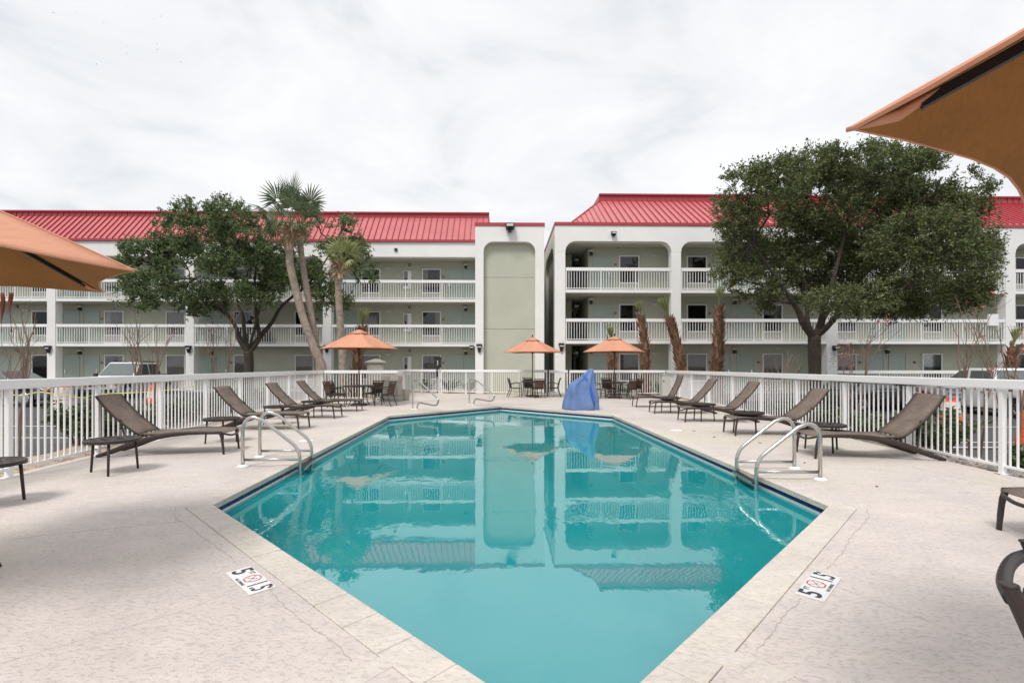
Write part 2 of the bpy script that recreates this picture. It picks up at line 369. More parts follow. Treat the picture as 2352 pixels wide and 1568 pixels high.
def fillet(pts, r, n=5):      # rounds the inner corners of a polyline
    pts = [Vector(p) for p in pts]; out = [pts[0]]
    for i in range(1, len(pts) - 1):
        a, b, c = pts[i-1], pts[i], pts[i+1]; d1 = (a - b); d2 = (c - b); rr = min(r, d1.length * .48, d2.length * .48)
        p, q = b + d1.normalized() * rr, b + d2.normalized() * rr
        for k in range(n + 1):
            t = k / n; out.append((1-t)**2 * p + 2*t*(1-t) * b + t*t * q)
    return out + [pts[-1]]
# ---------------------------------------------------------------- ground, parking, beds
def sstep(a, b, x): t = min(1, max(0, (x - a) / (b - a))); return t * t * (3 - 2 * t)
def gz(x, y): return -.18 - .37 * sstep(6.5, 10, x) * (1 - sstep(25.0, 25.4, y)) + .10 * sstep(23.5, 24.5, y)
xs = sorted(set([-900, -400, -150, -80, -60] + list(range(-45, 46)) + [60, 80, 150, 400, 900])); ys = sorted(set([-900, -300, -100, -40, -20] + list(range(-12, 45)) + [60, 100, 200, 500, 1200]))
gm = MB(); gm.grid([[(x, y, -2.2 if (-5.1 < x < 5.1 and -5 < y < 19.5) else gz(x, y)) for x in xs] for y in ys])
struct(gm.build('parking_ground', M['asphalt'], smooth=True))
def strip(name, p, q, w, z, m):
    p = Vector(p); q = Vector(q); n = Vector((-(q - p).y, (q - p).x)).normalized() * w / 2
    b = MB(); b.face((*(p - n), z(p)), (*(q - n), z(q)), (*(q + n), z(q)), (*(p + n), z(p))); return struct(b.build(name, m))
zl = lambda p: gz(p[0], p[1]) + .006
for a, b_ in [((-22, 10.9), (-8.6, 10.9)), ((-22, 13.0), (-8.9, 13.0)), ((-30, 20.6), (-15.2, 21.6)), ((-13.4, 21.6), (-9, 21.8)), ((9.3, 11.6), (22, 11.9)), ((9.6, 12.5), (22, 12.7)), ((10.5, 15.6), (18, 15.9))]:
    strip('parking_line', a, b_, .1, zl, M['line'])

LX = lambda y: -6.41 - .10 * (y - 6.27)      # inner fence lines of the pool yard
RX = lambda y: 6.09 + .056 * y
def bed(name, rows, m, jit):
    b = MB(); b.grid([[(x, y, z + rng.normal() * jit) for x, y, z in r] for r in rows]); return struct(b.build(name, m, smooth=True))
ysb = np.arange(2, 24.01, .4)
bed('planting_bed', [[(LX(y) - .10 - 1.75 * t, y, -.035 + (-.13 * t + .05 * math.sin(t * 3)) if t < 1 else -.25) for t in (0, .2, .4, .6, .8, 1)] for y in ysb if y < 21], M['mulch'], .012)
bed('planting_bed', [[(RX(y) + .10 + 2.1 * t, y, (-.05 - .36 * t * t) if t < 1 else -.62) for t in (0, .2, .4, .6, .8, 1)] for y in ysb], M['mulch'], .015)
bed('planting_bed', [[(x, y, -.055) for x in np.arange(-8.5, 8.3, .6)] for y in np.arange(23.2, 28.3, .5)], M['mulch'], .008)
bed('planting_bed', [[(x, y, -.075) for x in np.arange(-9.5, -4.9, .6)] for y in np.arange(20.4, 23.9, .5)], M['mulch'], .008)
b = MB(); b.box(-48, -2.2, 28.0, 31.5, -.4, -.005); struct(b.build('sidewalk', M['concrete']))
b = MB(); b.box(1.9, 45, 25.2, 29.5, -.8, -.003); struct(b.build('sidewalk', M['concrete']))
# pebbles and straw on the beds
b = MB()
for k in range(900):
    y = random.uniform(5, 14); x = RX(y) + random.uniform(.12, 1.7); t = (x - RX(y) - .1) / 2.1; z = -.05 - .36 * t * t; s = random.uniform(.02, .06)
    b.hexa([(x + s * random.uniform(-1, -.5), y - s * random.uniform(.5, 1), z), (x + s, y - s * .7, z), (x + s * .8, y + s, z), (x - s * .9, y + s * .8, z),
            (x - s * .5, y - s * .5, z + s * .8), (x + s * .5, y - s * .4, z + s * .7), (x + s * .4, y + s * .5, z + s), (x - s * .4, y + s * .5, z + s * .7)])
o = b.build('river_rock', M['rock'], kind='stuff'); o['label'] = 'loose river rocks spread in the bed behind the right pool fence'
cs = np.array([(LX(y) - random.uniform(.12, 1.6), y, -.04 + random.uniform(-.03, .02)) for y in np.random.default_rng(3).uniform(4, 16, 2600)])
cs[:, 2] -= .07 * (-(cs[:, 0]) - 6.4 > .9)
o = leaves('pine_straw', cs, .16, .008, M['straw'], None, dirs=None, spread=1); o['kind'] = 'stuff'; o['label'] = 'pine straw scattered in the sandy bed behind the left pool fence'

# ---------------------------------------------------------------- pool
PV = [G(1324, 1704.5), G(1903, 1163), G(1405, 953), G(1150, 933), G(895, 955), G(490, 1160)]
PV = [Vector((p.x, p.y)) for p in PV]
def offset(poly, d):
    n = len(poly); out = []
    for i in range(n):
        a, b_, c = poly[i-1], poly[i], poly[(i+1) % n]
        e1 = (b_ - a).normalized(); e2 = (c - b_).normalized(); n1 = Vector((e1.y, -e1.x)); n2 = Vector((e2.y, -e2.x))
        k = (n1 + n2); k = k / (1 + n1.dot(n2)); out.append(b_ + k * d)
    return out
CWD = .22
CO = offset(PV, CWD); WALL = offset(PV, .03)
WZ = -.135
basin = struct(link('pool_basin', None))
def fl(p): return -1.15
def fl_old(p): return -.85 - .40 * sstep(15, 6, p.y) if False else -1.2 + .3 * sstep(9, 16, p.y)
b = MB()
for i in range(6):
    p, q = WALL[i], WALL[(i+1) % 6]; b.face((*p, -.05), (*q, -.05), (*q, -.30), (*p, -.30))
ctr = sum(WALL, Vector((0, 0))) / 6
rings = [(WALL, lambda p: -.30)] + [(offset(WALL, -d_), (lambda s_: (lambda p: -.30 + (fl(p) + .30) * s_))(s_)) for d_, s_ in ((.10, .35), (.30, .65), (.60, .85), (1.0, .95), (1.5, 1.0))]
for (r0, z0), (r1, z1) in zip(rings, rings[1:]):
    for i in range(6):
        j = (i + 1) % 6; b.face((*r0[i], z0(r0[i])), (*r0[j], z0(r0[j])), (*r1[j], z1(r1[j])), (*r1[i], z1(r1[i])))
rl_ = rings[-1][0]
for i in range(6):
    p, q = rl_[i], rl_[(i+1) % 6]; b.face((*ctr, fl(ctr)), (*p, fl(p)), (*q, fl(q)))
o = struct(b.build('pool_shell', M['plaster'], basin, smooth=True)); w_ = o.modifiers.new('weld', 'WELD'); w_.merge_threshold = .002
# tiles of the waterline band
tm = MB().box(-.0715, .0715, 0, .012, 0, .052).mesh('tile', M['tile']); tn = MB()
for i in range(6):
    p, q = WALL[i], WALL[(i+1) % 6]; d = (q - p); L = d.length; d.normalize(); n = Vector((d.y, -d.x)); cnt = int(L / .15); ang = math.atan2(d.y, d.x)
    for k in range(cnt):
        c = p + d * (L - cnt * .15) / 2 + d * .15 * (k + .5)
        if i in (1, 2, 3, 4):
            o = link('tile', tm, basin); o.location = (*(c - n * 0), -.104); o.rotation_euler = (0, 0, ang)
        else:
            m4 = Matrix.Translation((*c, -.104)) @ Matrix.Rotation(ang, 4, 'Z')
            tn.hexa([m4 @ Vector(v) for v in [(-.0715, 0, 0), (.0715, 0, 0), (.0715, .012, 0), (-.0715, .012, 0), (-.0715, 0, .052), (.0715, 0, .052), (.0715, .012, .052), (-.0715, .012, .052)]])
wl_ = MB()
for i in range(6):
    p, q = offset(PV, .026)[i], offset(PV, .026)[(i+1) % 6]; wl_.face((*p, -.16), (*q, -.16), (*q, -.105), (*p, -.105))
wl_.build('waterline_strip', M['lid'], basin)
tn.build('tile_band', M['tile'], basin, kind='stuff')
# coping stones, each one its own piece
cop = struct(link('pool_coping', None))
for i in range(6):
    p, q, po, qo = PV[i], PV[(i+1) % 6], CO[i], CO[(i+1) % 6]; L = (q - p).length; cnt = max(3, round(L / (.34 if i in (0, 5) else .31)))
    g = .0022 / L
    for k in range(cnt):
        t0, t1 = k / cnt + g, (k + 1) / cnt - g; d = (q - p).normalized(); zj = random.uniform(-.0015, .0015)
        def onout(t):   # straight across except at the mitred corners
            c = p.lerp(q, t); s = (c - p).dot(d); lo = (po - p).dot(d); hi = (qo - p).dot(d); n = Vector((d.y, -d.x)); return c + n * CWD
        a, b2 = p.lerp(q, t0), p.lerp(q, t1); c2 = onout(t1) if k < cnt - 1 else qo; d2 = onout(t0) if k > 0 else po
        MB().hexa([(*a, -.05), (*d2, -.05), (*c2, -.05), (*b2, -.05), (*a, .006 + zj), (*d2, .004 + zj), (*c2, .004 + zj), (*b2, .006 + zj)]).build('coping_stone', M['coping'], cop, bevel=.006 if i in (0, 5) else 0)
    e = MB(); w = WALL[i], WALL[(i+1) % 6]; e.face((*p, -.052), (*q, -.052), (*qo, -.052), (*po, -.052)); e.build('mortar_bed', M['grout'], cop)
b = MB(); b.face(*[(*p, WZ) for p in WALL]); struct(b.build('pool_water', M['water']))
# entry steps under water along the far left edge
p, q = WALL[4], WALL[3]; d = (q - p).normalized(); n = Vector((d.y, -d.x))
st = struct(link('pool_steps', None))
for k, (w, zt) in enumerate([(.38, -.38), (.76, -.60), (1.14, -.80)]):
    a, c = p + d * .35, p + d * 3.6; b = MB(); o_ = n * .01
    b.hexa([(*(a), -1.3), (*(a + n * w), -1.3), (*(c + n * w), -1.3), (*c, -1.3), (*a, zt), (*(a + n * w), zt), (*(c + n * w), zt), (*c, zt)])
    b.build('step', M['plaster'], st)
    e = MB(); e.hexa([(*(a + n * (w - .05)), zt), (*(a + n * (w + .006)), zt), (*(c + n * (w + .006)), zt), (*(c + n * (w - .05)), zt),
                      (*(a + n * (w - .05)), zt + .004), (*(a + n * (w + .006)), zt + .004), (*(c + n * (w + .006)), zt + .004), (*(c + n * (w - .05)), zt + .004)]); e.build('step_edge_tile', M['tile'], st)
# floor drain
dz = fl(Vector((0, 7))) + .004; dc = AT(1220, 1292, 1); s_ = (dz - H) / (dc.z - H); dr = thing('main_drain', 'round white drain grate on the pool floor under the water', 'drain', (dc.x * s_, s_, dz))
b = MB(); b.lathe([(.24, 0), (.24, .012), (.20, .03), (.02, .035)], 24); b.build('drain_ring', M['lid'], dr)
b = MB()
for k in range(-6, 7):
    w = math.sqrt(max(0, .135 ** 2 - (k * .02) ** 2)); b.box(k * .02 - .0065, k * .02 + .0065, -w, w, .0365, .042)
b.build('grate_bars', M['lid'], dr); MB().lathe([(.145, .0352), (.02, .0356)], 24).build('sump', M['black'], dr)

# ---------------------------------------------------------------- deck slabs
deck = struct(link('pool_deck', None))
OUT = [Vector(p) for p in [(5.75, -5), (RX(23.6) + .13, 23.75), (1.75, 23.85), (-3.7, 25.6), (-6.05, 26.9), (-4.85, 20.42), (LX(20.3) - .13, 20.42), (-5.42, -5)]]
bm = bmesh.new()
def loop(pts):
    vs = [bm.verts.new((p.x, p.y, 0)) for p in pts]; return [bm.edges.new((vs[i], vs[(i+1) % len(vs)])) for i in range(len(vs))]
CG = offset(CO, .001)
es = loop(OUT) + loop(CG)
bmesh.ops.triangle_fill(bm, use_beauty=True, edges=es, use_dissolve=False)
JO = []
def joint(a, b_, test):
    a, b_ = Vector(a).to_2d(), Vector(b_).to_2d(); d = (b_ - a).normalized(); n = Vector((-d.y, d.x))
    fs = [f for f in bm.faces if test(f.calc_center_median())]
    ge = list(set([v for f in fs for v in f.verts] + [e_ for f in fs for e_ in f.edges] + fs))
    bmesh.ops.bisect_plane(bm, geom=ge, plane_co=(*a, 0), plane_no=(*n, 0)); JO.append((a, n, test))
mid = lambda y: 0.0
joint((0.12, -5), (0.12 - .0417 * 30, 25), lambda c: True)
joint(G(391, 1199), G(0, 1240), lambda c: c.x < -.4); joint(G(416, 1127), G(0, 1137), lambda c: c.x < -.4)
joint(G(560, 1020), G(300, 1058), lambda c: c.x < -.4); joint(G(760, 965), G(500, 972), lambda c: c.x < -.4)
joint(G(1905, 1169), G(2352, 1248), lambda c: c.x > .4); joint(G(1862, 1122), G(2352, 1135), lambda c: c.x > .4)
joint(G(1889, 1023), G(2275, 1115), lambda c: c.x > .4); joint(G(1640, 968), G(1900, 975), lambda c: c.x > .4)
joint(G(1668, 1491), G(1826, 1554), lambda c: c.x > .2 and c.y < 4); joint(G(880, 1506), G(760, 1568), lambda c: c.x < .0 and c.y < 4)
joint((-6, 19.2), (6, 18.6), lambda c: c.y > 14)
bm.faces.ensure_lookup_table()
grp = {}
for f in bm.faces:
    c = f.calc_center_median(); sig = tuple((0 if not t(c) else (1 if n.dot(c.to_2d() - a) > 0 else 2)) for a, n, t in JO); grp.setdefault(sig, []).append(f)
for sig, fs in grp.items():
    nb = bmesh.new(); vm_ = {}
    for f in fs:
        for v in f.verts:
            if v not in vm_: vm_[v] = nb.verts.new(v.co)
        nb.faces.new([vm_[v] for v in f.verts])
    bmesh.ops.recalc_face_normals(nb, faces=nb.faces)
    for f in nb.faces:
        if f.normal.z < 0: f.normal_flip()
    r = bmesh.ops.inset_region(nb, faces=nb.faces[:], thickness=.004, use_boundary=True, use_even_offset=True, depth=0)
    for v in set(v for f in r['faces'] for v in f.verts if any(len(e_.link_faces) == 1 for e_ in v.link_edges) and any(e_.is_boundary for e_ in v.link_edges)): v.co.z = -.02
    me = bpy.data.meshes.new('deck_slab'); nb.to_mesh(me); nb.free(); me.materials.append(M['deck']); link('deck_slab', me, deck)
bm.free()
b = MB(); n6 = len(OUT)
for i in range(n6): b.face((*OUT[i], -.004), (*OUT[(i+1) % n6], -.004), (*OUT[(i+1) % n6], -.7), (*OUT[i], -.7))
b.build('deck_edge', M['concrete'], deck)
bm = bmesh.new(); es = loop(OUT) + loop(offset(CO, -.02)); bmesh.ops.triangle_fill(bm, use_beauty=True, edges=es); me = bpy.data.meshes.new('deck_subbase')
for v in bm.verts: v.co.z = -.022
bm.to_mesh(me); bm.free(); me.materials.append(M['joint']); link('deck_subbase', me, deck)
def crack(px, w=.0022):
    pts = []
    P_ = [G(*p) for p in px]
    for i in range(len(P_) - 1):
        k = max(2, int((P_[i+1] - P_[i]).length / .035))
        for j in range(k): pts.append(P_[i].lerp(P_[i+1], j / k))
    b = MB(); L_, Rr = [], []
    for i, p in enumerate(pts[:-1]):
        d = (pts[i+1] - p).normalized(); n = Vector((-d.y, d.x, 0)); j = random.uniform(-.009, .009); ww = w * random.uniform(.25, .8)
        L_.append(p + n * (j + ww) + Vector((0, 0, .0025))); Rr.append(p + n * (j - ww) + Vector((0, 0, .0025)))
    b.grid([L_, Rr]); b.build('crack', M['crack'], deck)
crack([(402, 1164), (400, 1190), (425, 1201), (452, 1224), (517, 1269), (550, 1299)])
crack([(620, 1356), (650, 1389), (700, 1429), (737, 1454), (782, 1489), (790, 1504), (825, 1534)])
crack([(1988, 1164), (1997, 1185), (1951, 1239), (1936, 1269), (1893, 1314)])
crack([(1841, 1374), (1796, 1421), (1766, 1464), (1726, 1509)])
crack([(0, 1524), (140, 1484), (265, 1446), (415, 1404), (545, 1354)], .0014)
crack([(1926, 1349), (2026, 1384), (2176, 1444), (2352, 1509)], .0014)
# brick infill strips where the coping corners meet the joints near the camera
for q in ([(1668, 1491), (1640, 1520), (1700, 1545), (1742, 1513)], [(1742, 1513), (1700, 1545), (1780, 1580), (1830, 1550)], [(880, 1506), (760, 1568), (800, 1590), (915, 1522)]):
    b = MB(); P_ = [G(*p) for p in q]; b.hexa([p + Vector((0, 0, -.01)) for p in P_] + [p + Vector((0, 0, .004)) for p in P_]); b.build('infill_brick', M['coping'], deck, bevel=.003)

# ---------------------------------------------------------------- pool fences
def fence(name, label, p0, p1, zt0, zt1, sp=1.55, single=True, group='white fences round the pool deck', cat='fence', th=.125, ys=None, nb=13):
    p0 = Vector(p0); p1 = Vector(p1); L = (p1 - p0).length; d = (p1 - p0).normalized(); root = thing(name, label, cat, (p0.x, p0.y, 0), math.atan2(d.y, d.x), group)
    zt = lambda t: zt0 + (zt1 - zt0) * t / L
    def rail(nm, w, h, dz, bev):
        b = MB(); b.hexa([(0, -w/2, zt(0) + dz - h), (L, -w/2, zt(L) + dz - h), (L, w/2, zt(L) + dz - h), (0, w/2, zt(0) + dz - h), (0, -w/2, zt(0) + dz), (L, -w/2, zt(L) + dz), (L, w/2, zt(L) + dz), (0, w/2, zt(0) + dz)])
        b.build(nm, M['fence_white'], root, bevel=bev)
    rail('top_rail', .11, th, 0, .012)
    b = MB().box(0, L, -.016, .016, .09, .126).build('bottom_rail', M['fence_white'], root, bevel=.004)
    npst = max(1, round(L / sp)); stops = [min(max(L * k / npst, .031), L - .031) for k in range(npst + 1)]
    if ys: stops = sorted(min(max(abs(y - p0.y) / abs(d.y), .031), L - .031) for y in ys); npst = len(stops) - 1
    hp = zt0 - th
    pm = MB().box(-.029, .029, -.029, .029, 0, hp - .002).box(-.06, .06, -.06, .06, 0.001, .012).mesh('post', M['fence_white'])
    bb = MB().box(-.0095, .0095, -.0095, .0095, .126, hp).mesh('baluster', M['fence_white']); joined = MB()
    for k in range(npst + 1):
        x = stops[k]; o = link('post', pm, root, (x, 0, 0)); 
        if k < npst:
            gap = stops[k+1] - x; n_ = nb + 1 if ys else max(2, round(gap / .112))
            for j in range(1, n_):
                xx = x + gap * j / n_
                if single: link('baluster', bb, root, (xx, 0, 0))
                else: joined.box(xx - .0115, xx + .0115, -.01, .01, .126, hp)
    if not single: joined.build('balusters', M['fence_white'], root, kind='stuff')
    return root
fence('pool_fence', 'long white railing fence along the left side of the pool deck behind four loungers', (LX(2.2), 2.2), (LX(20.2), 20.2), 1.25, 1.237, ys=[2.23, 3.5, 4.9] + [5.783 / (abs(x - CX) / FP - .10) for x in (20, 225, 369, 474, 552, 615, 664, 705)] + [20.17])
fence('pool_fence', 'short white fence run behind the left table set and waste bin', (LX(20.2) + .08, 20.2), (-4.72, 20.2), 1.235, 1.235)
fence('pool_fence', 'white side fence end leading back to the gate beside the waste bin', (-4.76, 20.32), (-5.85, 26.6), 1.22, 1.22, single=False)
fence('pool_gate', 'white metal gate with black latch at the back left of the pool deck', (-5.78, 26.6), (-3.75, 25.42), 1.23, 1.23, single=False, cat='gate')
fence('pool_fence', 'white fence in front of the arched tower and the black emergency phone', (-3.68, 25.4), (1.7, 23.62), 1.225, 1.225, single=False)
fence('pool_gate', 'narrow white gate panel between the tower fence and the blue draped lift', (1.78, 23.6), (2.68, 23.55), 1.215, 1.215, sp=.9, single=False, cat='gate')
fence('pool_fence', 'white back fence behind the blue draped lift and right table set', (2.75, 23.55), (RX(23.5) - .08, 23.5), 1.21, 1.21, single=False)
fence('pool_fence', 'long white railing fence along the right side of the pool deck behind five loungers', (RX(23.5), 23.5), (RX(2.2), 2.2), 1.21, 1.25, ys=[2.23, 3.6, 5.0] + [6.09 / ((x - CX) / FP - .056) for x in (2303, 2088, 1940, 1830, 1748, 1682, 1628, 1588)] + [RX(23.5) * 0 + 21.3, 23.46])
g_ = [o for o in bpy.data.objects if o.name == 'pool_gate'][0]
b = MB(); b.box(2.2, 2.27, -.09, .0, .85, 1.3); b.build('latch', M['black'], g_)
# ---------------------------------------------------------------- the motel
FZ = [0.0, 2.755, 5.46]          # floor levels
SOF, FT = 8.03, 8.93             # underside and top of the arched fascia
class Wing:
    def __init__(s, label, Z0, slope):
        s.Z0 = Z0; s.a = math.atan(slope); s.c = math.cos(s.a); s.s = math.sin(s.a)
        s.root = thing('motel_building', label, 'building', (0, Z0, 0), s.a, 'wings of the motel'); s.cache = {}
    def lx(s, px, ly=0.):
        k = (px - CX) / FP; return (k * (s.Z0 + ly * s.c) + ly * s.s) / (s.c - k * s.s)
    def z(s, py, ly=0., px=1176):
        return H + (HY - py) / FP * (s.Z0 + ly + s.lx(px, ly) * s.s)
    def add(s, mb, name, m, **kw): return mb.build(name, M[m], s.root, **kw)
    def inst(s, key, mk, name, loc):
        if key not in s.cache: s.cache[key] = mk()
        return link(name, s.cache[key], s.root, loc)

def arch_beam(x0, x1, z0, z1, r):     # ring in (x, z): straight top, rounded lower corners, legs start below
    return [(x0, z1), (x0, z0 - r)] + arc(x0 + r, z0 - r, r, r, 180, 90, 7) + arc(x1 - r, z0 - r, r, r, 90, 0, 7) + [(x1, z0 - r), (x1, z1)]

def door_at(w, x, y, z, wd=.94, frame=True, lever=True):
    h = 2.06
    def mk(): return MB().box(-wd/2, wd/2, -.02, .0, 0.02, h).box(-.03, .03, -.03, -.02, 1.5, 1.53).mesh('door', M['door'])
    d = w.inst(('door', wd), mk, 'door', (x, y, z))
    def mf(): return MB().box(-wd/2 - .06, -wd/2, -.05, .0, 0, h + .06).box(wd/2, wd/2 + .06, -.05, .0, 0, h + .06).box(-wd/2, wd/2, -.05, .0, h, h + .06).mesh('door_frame', M['doorframe'])
    if ('df', wd) not in w.cache: w.cache[('df', wd)] = mf()
    link('door_frame', w.cache[('df', wd)], d)
    if 'dh' not in w.cache: w.cache['dh'] = MB().box(-.04, .04, -.035, -.02, .93, 1.20).box(-.025, .025, -.05, -.035, 1.12, 1.18).tube([(0, -.04, 1.0), (0, -.085, 1.0), (.12, -.085, 1.0)], .014, 6).mesh('door_handle', M['chrome'])
    if lever: link('door_handle', w.cache['dh'], d, (wd/2 - .12 if lever > 0 else -wd/2 + .12, 0, 0))
    return d

def window_at(w, x, y, z, wd=1.2, curtain=0, group=None):
    # curtain: 0 dark glass, 1 full curtain, 2 curtain on the right third, 3 on the left third
    h0, h1 = .62, 2.12; c = w.cache
    if ('wf', wd) not in c:
        f = MB()
        for a, b_, z0, z1 in ((-wd/2, -wd/2 + .06, .06, h1), (wd/2 - .06, wd/2, .06, h1), (-wd/2 + .06, wd/2 - .06, h1 - .06, h1), (-wd/2 + .06, wd/2 - .06, h0 - .07, h0), (-wd/2 + .06, wd/2 - .06, .06, .1)): f.box(a, b_, -.09, -.001, z0, z1)
        c[('wf', wd)] = f.mesh('window', M['white'])
        c[('wp', wd)] = MB().box(-wd/2 + .06, wd/2 - .06, -.065, -.06, h0, h1 - .06).mesh('pane', M['pane'])
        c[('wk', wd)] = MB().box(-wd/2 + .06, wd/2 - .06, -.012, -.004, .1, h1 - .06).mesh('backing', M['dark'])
        g = MB().box(-wd/2 + .06, wd/2 - .06, -.05, -.03, .1, h0 - .07)
        for k in range(6): g.box(-wd/2 + .09, wd/2 - .09, -.062, -.05, .14 + k * .065, .175 + k * .065)
        c[('wg', wd)] = g.mesh('grille', M['grille'])
        def cur(a, b_):
            n = max(4, int((b_ - a) / .035)); zz = (h0, h1 - .06)
            return MB().grid([[(a + (b_ - a) * k / n, -.032 + .012 * math.sin(k * 1.9 + .7 * math.sin(k * .37)), z_) for k in range(n + 1)] for z_ in zz]).mesh('curtain', M['curtain'])
        c[('c1', wd)] = cur(-wd/2 + .06, wd/2 - .06); c[('c2', wd)] = cur(wd * .18, wd/2 - .06); c[('c3', wd)] = cur(-wd/2 + .06, -wd * .2)
    o = link('window', c[('wf', wd)], w.root, (x, y, z)); link('pane', c[('wp', wd)], o); link('backing', c[('wk', wd)], o); link('grille', c[('wg', wd)], o)
    if curtain: link('curtain', c[(f'c{curtain}', wd)], o)
    return o

def railing(w, x0, x1, y, z, hp=1.06):
    b = MB().box(x0, x1, y - .05, y + .05, z + hp - .055, z + hp + .115).box(x0, x1, y - .018, y + .018, z + .055, z + .095)
    L = x1 - x0; n = max(1, round(L / 2.05))
    o = None; bal = MB()
    for k in range(n + 1):
        x = x0 + .03 + (L - .06) * k / n; b.box(x - .028, x + .028, y - .028, y + .028, z + .002, z + hp - .055)
        if k < n:
            m_ = max(2, round((L / n) / .148))
            for j in range(1, m_):
                xx = x + (L - .06) / n * j / m_; bal.box(xx - .0125, xx + .0125, y - .0125, y + .0125, z + .095, z + hp - .055)
    o = w.add(b, 'railing', 'white'); bal.build('balusters', M['white'], o, kind='stuff'); return o

def panel_roof(w, xa, xb, y0, z0, y1, z1, zt, pw=.362):
    d = Vector((0, y1 - y0, z1 - z0)); L = d.length; d.normalize(); nrm = Vector((0, -d.z, d.y))
    b = MB(); q = lambda x, t, h: Vector((x, y0, z0)) - Vector((0, y0, z0)) + d * t + nrm * h
    b.hexa([q(0, 0, -.03), q(pw, 0, -.03), q(pw, L, -.03), q(0, L, -.03), q(0, 0, 0), q(pw, 0, 0), q(pw, L, 0), q(0, L, 0)])
    pm = b.mesh('roof_panel', M['roof'])
    b = MB().hexa([q(0, -.01, .001), q(.036, -.01, .001), q(.036, L, .001), q(0, L, .001), q(.006, -.01, .075), q(.030, -.01, .075), q(.030, L, .075), q(.006, L, .075)]); sm = b.mesh('roof_seam', M['roof_dark'])  # seam in darker red: the rib's shade is put into its colour
    b = MB().box(0, pw, 0, .03, 0, zt - z1).box(0, .03, -.04, 0, 0, zt - z1); fm = b.mesh('parapet_panel', M['roof_dark'])
    n = int((xb - xa) / pw)
    for k in range(n):
        x = xa + (xb - xa) * k / n
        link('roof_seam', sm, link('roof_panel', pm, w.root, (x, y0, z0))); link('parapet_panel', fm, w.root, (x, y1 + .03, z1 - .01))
    w.add(MB().box(xa - .03, xb + .05, y1 - .07, y1 + .12, zt - .012, zt + .075), 'parapet_cap', 'roof_dark')
    w.add(MB().box(xa, xb, y1 + .07, y1 + 9, zt - .4, zt - .25), 'flat_roof', 'concrete')
    w.add(MB().box(xb - .001, xb + .04, y1, y1 + 6, z1 - .6, zt - .02), 'roof_end', 'roof_dark')

def lamp_spot(w, x, y, z):      # door lamp: pale globe cap over a black can
    if 'lamp' not in w.cache:
        w.cache['lamp'] = MB().box(-.075, .075, -.17, -.01, -.16, .02).mesh('wall_lamp', M['black'])
        w.cache['lampg'] = MB().lathe([(.02, .021), (.13, .03), (.15, .09), (.09, .16), (.02, .17)], 12, (0, -.1, 0)).mesh('lamp_glass', M['lampglass'])
    o = link('wall_lamp', w.cache['lamp'], w.root, (x, y, z)); link('lamp_glass', w.cache['lampg'], o)
def emergency(w, x, y, z):
    if 'em' not in w.cache: w.cache['em'] = MB().box(-.16, .16, -.09, 0, -.06, .06).tube([(-.12, -.1, .0), (-.12, -.13, -.0)], .05, 8).tube([(.12, -.1, 0), (.12, -.13, 0)], .05, 8).mesh('emergency_light', M['lampglass'])
    link('emergency_light', w.cache['em'], w.root, (x, y, z))
def alarm(w, x, y, z, s=.1):
    if ('al', s) not in w.cache:
        w.cache[('al', s)] = MB().box(-s, s, -.05, 0, -s, s).mesh('fire_alarm', M['redbox']); w.cache[('al2', s)] = MB().box(-s * .4, s * .4, -.06, -.05, -s * .5, s * .3).mesh('alarm_plate', M['lampglass'])
    o = link('fire_alarm', w.cache[('al', s)], w.root, (x, y, z)); link('alarm_plate', w.cache[('al2', s)], o)
def floodlight(w, x, y, z, s=1., tilt=1):
    b = MB().hexa([(-.16*s, -.30*s, -.10*s), (.16*s, -.30*s, -.10*s), (.16*s, -.02, -.14*s), (-.16*s, -.02, -.14*s), (-.17*s, -.34*s, .05*s), (.17*s, -.34*s, .05*s), (.17*s, -.05, .14*s), (-.17*s, -.05, .14*s)])
    b.box(-.06*s, .06*s, -.16*s, 0, -.24*s, -.14*s); o = w.add(b, 'floodlight', 'black'); o.location = (x, y, z)
    MB().box(-.13*s, .13*s, -.345*s, -.33*s, -.07*s, .02*s).build('lamp_glass', M['lampglass'], o)
def sconce(w, x, y, z):
    b = MB().box(-.15, .15, -.2, 0, .06, .16).hexa([(-.06, -.10, -.28), (.06, -.10, -.28), (.06, 0, -.28), (-.06, 0, -.28), (-.12, -.18, .06), (.12, -.18, .06), (.12, 0, .06), (-.12, 0, .06)])
    o = w.add(b, 'wall_lamp', 'black'); o.location = (x, y, z); MB().box(-.1, .1, -.185, -.13, -.02, .04).build('lamp_glass', M['lampglass'], o)

# ---- left wing
A = Wing('three storey motel wing with red metal roof left of the white arched tower', 29.9, .016)
WK = 1.4
xL, xR = A.lx(-260), A.lx(1100)
cols = [(-220, -200), (-206 + 0, -190)]
colx = [A.lx(p) for p in (-208, 109, 427, 742)]
A.add(MB().box(xL, xR, WK, WK + .3, -.02, SOF + .2), 'back_wall', 'green')
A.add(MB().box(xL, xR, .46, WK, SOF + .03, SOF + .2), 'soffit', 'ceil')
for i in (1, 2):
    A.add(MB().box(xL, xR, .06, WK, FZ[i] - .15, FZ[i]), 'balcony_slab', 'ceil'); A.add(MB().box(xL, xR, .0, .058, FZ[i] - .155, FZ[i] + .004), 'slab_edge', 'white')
edges = [xL] + colx + [xR + .3]
for i, x in enumerate(colx):
    A.add(MB().box(x, x + .50, -.04, .45, -.1, SOF - .55), 'column', 'stucco', bevel=.02)
